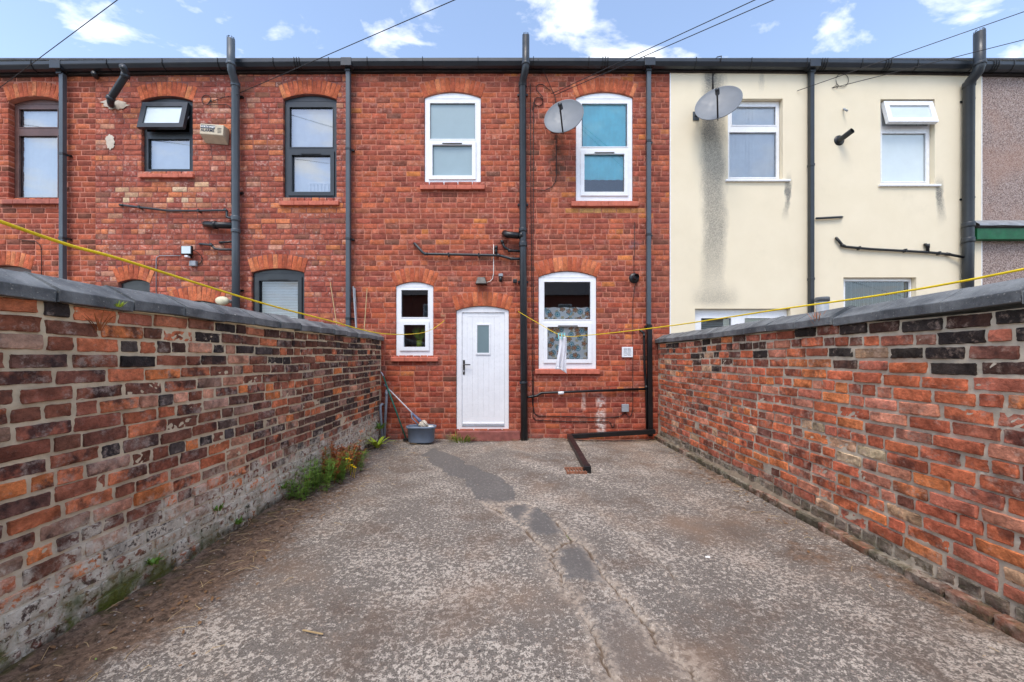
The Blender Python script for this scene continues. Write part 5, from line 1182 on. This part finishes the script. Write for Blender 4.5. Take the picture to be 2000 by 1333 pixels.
def cloth():
    d = 4.56; V = []; Fc = []; nx, nz = 26, 30; g = random.Random(5)
    tl, bl = at(1089, 657, d), at(1088, 726, d); wtop, wmid = at(1106, 657, d).x-tl.x, 0.135
    for j in range(nz+1):
        v = j/nz
        for i in range(nx+1):
            u = i/nx; w = 0.075+0.045*math.sin(min(1, v*1.1)*1.57); cx = at(1098.5, 0, d).x-0.012*v
            fold = math.sin(u*15+v*1.5)*0.018*(0.35+0.65*v)+math.sin(u*7.3-v*3)*0.010
            z = tl.z+(bl.z-tl.z)*v+(0.02*math.sin(u*3.1+.4)-0.03*(u-0.5) if v > 0.9 else 0)
            V.append((cx+(u-0.5)*w+0.008*math.sin(v*5+u), tl.y-0.004+fold, z-0.012*math.sin(u*math.pi)*(1-v)))
    for j in range(nz):
        for i in range(nx): k = j*(nx+1)+i; Fc.append((k, k+1, k+nx+2, k+nx+1))
    o = tag(MB().add(V, Fc).obj('towel', clothm, None, True), 'white cloth hanging limp from washing line in front of kitchen window', 'cloth'); m = o.modifiers.new('thickness', 'SOLIDIFY'); m.thickness = 0.004
    for px, plab in ((1091, 'aqua peg on white cloth, the one nearest the soil pipe'), (1097, 'middle aqua peg of three on the white cloth'), (1102.5, 'aqua peg on white cloth, farthest from the soil pipe')):
        p = at(px, 655.5, d-0.01); t = thing('clothes_peg', plab, 'peg', p, 'pegs on the washing line')
        for s_ in (-1, 1): MB().add([(p.x-.006, p.y+s_*.003, p.z-.045), (p.x+.006, p.y+s_*.003, p.z-.045), (p.x+.006, p.y+s_*.006, p.z), (p.x-.006, p.y+s_*.006, p.z), (p.x-.006, p.y+s_*.014, p.z+.03), (p.x+.006, p.y+s_*.014, p.z+.03), (p.x+.006, p.y+s_*.009, p.z+.03), (p.x-.006, p.y+s_*.009, p.z+.03), (p.x-.006, p.y+s_*.009, p.z-.045), (p.x+.006, p.y+s_*.009, p.z-.045)], [(0,1,2,3),(3,2,6,7),(4,5,6,7),(8,9,5,4),(0,8,9,1)]).obj('jaw', pegm, t)
        MB().tube([(p.x-.008, p.y, p.z-.005), (p.x+.008, p.y, p.z-.005)], .006, 8).obj('spring', steelp, t)
cloth()

# ------------------------------------------------------------------ weeds, litter
def blade(mb, p, dirv, L, w, droop, n=4, twist=0.0):
    d = Vector(dirv).normalized(); side = d.cross(Vector((0, 0, 1)));
    if side.length < 1e-3: side = Vector((1, 0, 0))
    side.normalize(); V = []; q = Vector(p)
    for i in range(n+1):
        t = i/n; ww = w*(math.sin(math.pi*min(0.97, 0.18+0.8*t)))*0.5; V += [q-side*ww, q+side*ww]; q = q+d*(L/n); d = (d+Vector((0, 0, -droop/n))).normalized()
    mb.add(V, [(2*i, 2*i+1, 2*i+3, 2*i+2) for i in range(n)])
def tuft(name, label, cat, base, n, L, w, spread, droop, m, seed, group=None):
    g = random.Random(seed); mb = MB()
    for _ in range(n):
        a = g.uniform(0, 6.28); r = spread*math.sqrt(g.random())
        blade(mb, (base[0]+r*math.cos(a), base[1]+r*math.sin(a)*.6, base[2]-0.01), (math.cos(a)*g.uniform(.1, .8), math.sin(a)*g.uniform(.1, .8)-.1, 1), L*g.uniform(.45, 1.1), w*g.uniform(.6, 1.3), droop*g.uniform(.4, 1.4))
    return tag(mb.obj(name, m, None, True), label, cat, group)
c = G(899, 861); c.y = max(-0.42, c.y); tuft('grass_tuft', 'tuft of green grass at foot of white back door', 'grass', (P(899, 0, -.2).x, -0.16, 0), 150, 0.17, 0.008, 0.17, 1.1, leafm('grass_fresh', S(88, 118, 36), S(150, 160, 66)), 1)
c = Vector((P(737, 0, -.6).x, -0.6, 0.0)); c.x = max(c.x, LX+0.08)
t = thing('hart_fern', 'bright green strap-leaved fern at foot of wall corner', 'fern', c)
g = random.Random(8)
for k in range(15):
    mb = MB(); a = k/15*6.28+g.uniform(-.2, .2); blade(mb, (c.x+.015*math.cos(a), c.y+.015*math.sin(a), 0), (math.cos(a)*.7, math.sin(a)*.6-.15, g.uniform(.5, 1.3)), g.uniform(.2, .3), g.uniform(.035, .05), 1.2, 6); mb.obj('frond', leaf_y, t, True)
tuft('wall_fern', 'small green fern growing from wall behind grey pipes', 'fern', (LX+.05, -.22, .22), 40, .16, .016, .05, 1.6, leaf_g, 21)
def ragwort():
    t = thing('ragwort', 'green weed with feathery leaves and yellow flowers against left wall', 'weed', (LX+.2, -2.15, 0)); g = random.Random(12); mb = MB(); fl = []
    for k in range(46):
        y = g.uniform(-2.75, -1.65); x = LX+g.uniform(.06, .36)*(1 if y > -2.55 else .6); h = g.uniform(.12, .34); lean = Vector((g.uniform(-.1, .25), g.uniform(-.2, .2), 1)).normalized(); p = Vector((x, y, -.01)); tip = p+lean*h; mb.tube([p, tip], .003, 4)
        for j in range(int(26*h/.2)):
            q = p+lean*h*g.uniform(.1, 1); a = g.uniform(0, 6.28); d0 = Vector((math.cos(a), math.sin(a), g.uniform(.1, .8))); L = g.uniform(.03, .075); blade(mb, q, d0, L, .007, .8, 3)
            for s_ in range(4):
                qq = q+d0.normalized()*L*(.3+.18*s_); sd = d0.cross(Vector((0, 0, 1))).normalized()*(1 if s_ % 2 else -1); blade(mb, qq, sd+d0*.5, L*.4, .006, .5, 2)
        fl.append(tip)
    mb.obj('foliage', leaf_g, t, True)
    for px, py in ((630, 911), (681, 896), (684, 899), (691, 912), (687, 909), (677, 897), (694, 914)):
        d = 4.25; p = at(px, py, d); p.z = max(p.z, .05); m = MB(); rad = .014
        for a in range(12): blade(m, p, (math.cos(a*.524), math.sin(a*.524)-.3, .35), .018, .010, .5, 2)
        m.lathe([(0, .006), (.006, .003), (.007, -.004)], 8, Matrix.Translation(p)); m.tube([p, p+Vector((-.02, .02, -.12))], .002, 4); m.obj('flower', flow, t)
ragwort()
def dock():
    t = thing('dock_plant', 'withered rust-brown dock seedheads above green weeds by left wall', 'weed', (LX+.2, -1.95, 0)); g = random.Random(15); mb = MB(); lf = MB()
    for k in range(30):
        p = Vector((LX+g.uniform(.06, .26), g.uniform(-2.25, -1.55), 0)); lean = Vector((g.uniform(-.1, .6), g.uniform(-.6, .4), 1)).normalized(); h = g.uniform(.22, .44); mb.tube([p, p+lean*h], .003, 4)
        for j in range(70):
            q = p+lean*h*g.uniform(.3, 1); a = g.uniform(0, 6.28); blade(lf, q+Vector((math.cos(a), math.sin(a), 0))*.01*g.random(), (math.cos(a), math.sin(a), g.uniform(-.3, .7)), g.uniform(.018, .042), .016, .8, 2)
    mb.obj('stems', leaf_b, t); lf.obj('seedheads', leaf_b, t)
dock()
for k, (px, py, lab, zz, n) in enumerate(((1062, 1057, 'small green weed in cracked edge of dark patch in yard', 0, 26), (1113, 1056, 'tiny weed sprouting in crack right of dark patch', 0, 14), (190, 1306, 'tiny seedling on bare soil below mossy wall foot', 0, 8))):
    c = G(px, py); tuft('weed', lab, 'weed', (c.x, c.y, 0.0), n, .045, .016, .025, 1.6, leaf_g, 40+k)
for k, (y, z, lab) in enumerate(((-4.05, .12, 'green sprig growing out of hole low in left wall'), (-3.55, .24, 'green weed high on whitened part of left wall'), (-3.35, .06, 'leafy weed at foot of left wall near moss'), (-2.75, .13, 'small weed in lime-stained joint of left wall'))):
    tuft('wall_weed', lab, 'weed', (LX+.02, y, z), 22, .065, .016, .025, 1.4, leaf_g, 60+k)
tuft('dry_weed', 'dead brown weed growing under coping of left wall', 'weed', (LX+.02, -4.35, 1.47), 16, .13, .006, .02, .8, leaf_b, 70); tuft('moss_cushion', 'mossy tuft in coping joint on left wall', 'moss', (LX+.045, -4.28, 1.60), 30, .04, .008, .02, 1.0, leaf_y, 71)
tuft('dry_weed', 'dead brown weed growing on coping of right wall', 'weed', (RX-.03, -3.35, 1.585), 20, .13, .007, .03, .9, leaf_b, 72)
def litter():
    g = random.Random(31); mb = MB(); ml = MB(); mp = MB()
    for k in range(760):
        r = g.random()
        if r < .62: x, y = LX+abs(g.gauss(0, .33))+.03, g.uniform(-5.6, -.1)
        elif r < .8: x, y = g.uniform(LX, RX), -abs(g.gauss(0, .18))-.04
        else: x, y = RX-abs(g.gauss(0, .15))-.07, g.uniform(-5, -.1)
        a = g.uniform(0, 6.28); zz = .022
        if g.random() < .42: mb.tube([(x, y, zz), (x+.5*math.cos(a)*.06, y+.5*math.sin(a)*.06, zz+.006), (x+math.cos(a)*g.uniform(.03, .11), y+math.sin(a)*g.uniform(.03, .11), zz)], .0016, 4)
        else: blade(ml, (x, y, zz), (math.cos(a), math.sin(a), g.uniform(0, .25)), g.uniform(.015, .045), g.uniform(.01, .02), .4, 3)
    for k in range(900):
        x, y = g.uniform(LX+.1, RX-.1), g.uniform(-5.6, -.2)
        if g.random() < .5: x = LX+.05+abs(g.gauss(0, .5))
        s_ = g.uniform(.003, .008); V = [(x+s_*g.uniform(.7, 1.3)*dx, y+s_*g.uniform(.7, 1.3)*dy, .012+.01+s_*.6*dz) for dx, dy, dz in ((-1,0,0),(0,-1,0),(1,0,0),(0,1,0),(0,0,1),(0,0,-1.5))]
        mp.add(V, [(0,1,4),(1,2,4),(2,3,4),(3,0,4),(1,0,5),(2,1,5),(3,2,5),(0,3,5)])
    for m, nm, mt, lab in ((mb, 'straw_litter', leaf_s, 'dry straw and stalks littering edges of the yard'), (ml, 'leaf_litter', leafm('dead_leaf', S(104, 74, 50), S(150, 116, 80)), 'dead leaves littering soil along the wall feet'), (mp, 'grit', plain('grit', S(150, 138, 126), .9, .3, 40), 'loose grit scattered over the yard')):
        o = m.obj(nm, mt, None); o['kind'] = 'stuff'; tag(o, lab, 'litter')
litter()
c = G(612, 1246); tag(MB().tube([(c.x-.06, c.y+.02, .022), (c.x, c.y-.005, .03), (c.x+.05, c.y-.01, .024)], .004, 6).obj('twig', leaf_s, None), 'pale curved twig lying on open yard', 'twig')
c = G(1382, 1102); tag(MB().add([(c.x-.014, c.y, .042), (c.x+.016, c.y-.006, .042), (c.x+.018, c.y+.012, .046), (c.x-.009, c.y+.014, .044)], [(0, 1, 2, 3)]).obj('paper_scrap', whitep, None), 'white scrap of litter on yard concrete', 'litter')

# ------------------------------------------------------------------ the terrace across the back alley, seen mirrored in the panes
def opposite():
    t = thing('opposite_terrace', 'brick terrace with slate roof mirrored in kitchen window panes', 'house', (0, -23, 0))
    m = NT('far_brick'); bt = m.n('ShaderNodeTexBrick'); vec = m.n('ShaderNodeCombineXYZ'); x, y, z = m.xyz(); m.l(x, vec.inputs[0]); m.l(z, vec.inputs[1]); m.l(vec.outputs[0], bt.inputs[0])
    bt.inputs['Color1'].default_value = (*S(140, 72, 60), 1); bt.inputs['Color2'].default_value = (*S(110, 62, 54), 1); bt.inputs['Mortar'].default_value = (*S(120, 90, 80), 1); bt.inputs['Scale'].default_value = 4.2; bt.inputs['Mortar Size'].default_value = 0.03
    fb = m.fin(bt.outputs[0], .9, .2)
    MB().box(-16, 16, -29, -23, -.05, 6.1).obj('wall', fb, t); MB().add([(-16.2, -22.7, 6.05), (16.2, -22.7, 6.05), (16.2, -26, 8.6), (-16.2, -26, 8.6), (16.2, -29.3, 6.05), (-16.2, -29.3, 6.05)], [(0, 1, 2, 3), (3, 2, 4, 5)]).obj('roof', slatem, t)
    for k in range(-4, 5):
        for z0 in (1.0, 3.9):
            xx = k*3.4+.6; w = MB(); slab(w, xx-.5, xx+.5, z0, z0+1.5, -22.95, -22.99, [(xx-.42, xx+.42, z0+.08, z0+.9), (xx-.42, xx+.42, z0+.98, z0+1.42)]); w = w.obj('window', white, t); MB().box(xx-.45, xx+.45, -22.985, -22.98, z0+.05, z0+1.45).obj('pane', frost_door, w)
opposite()
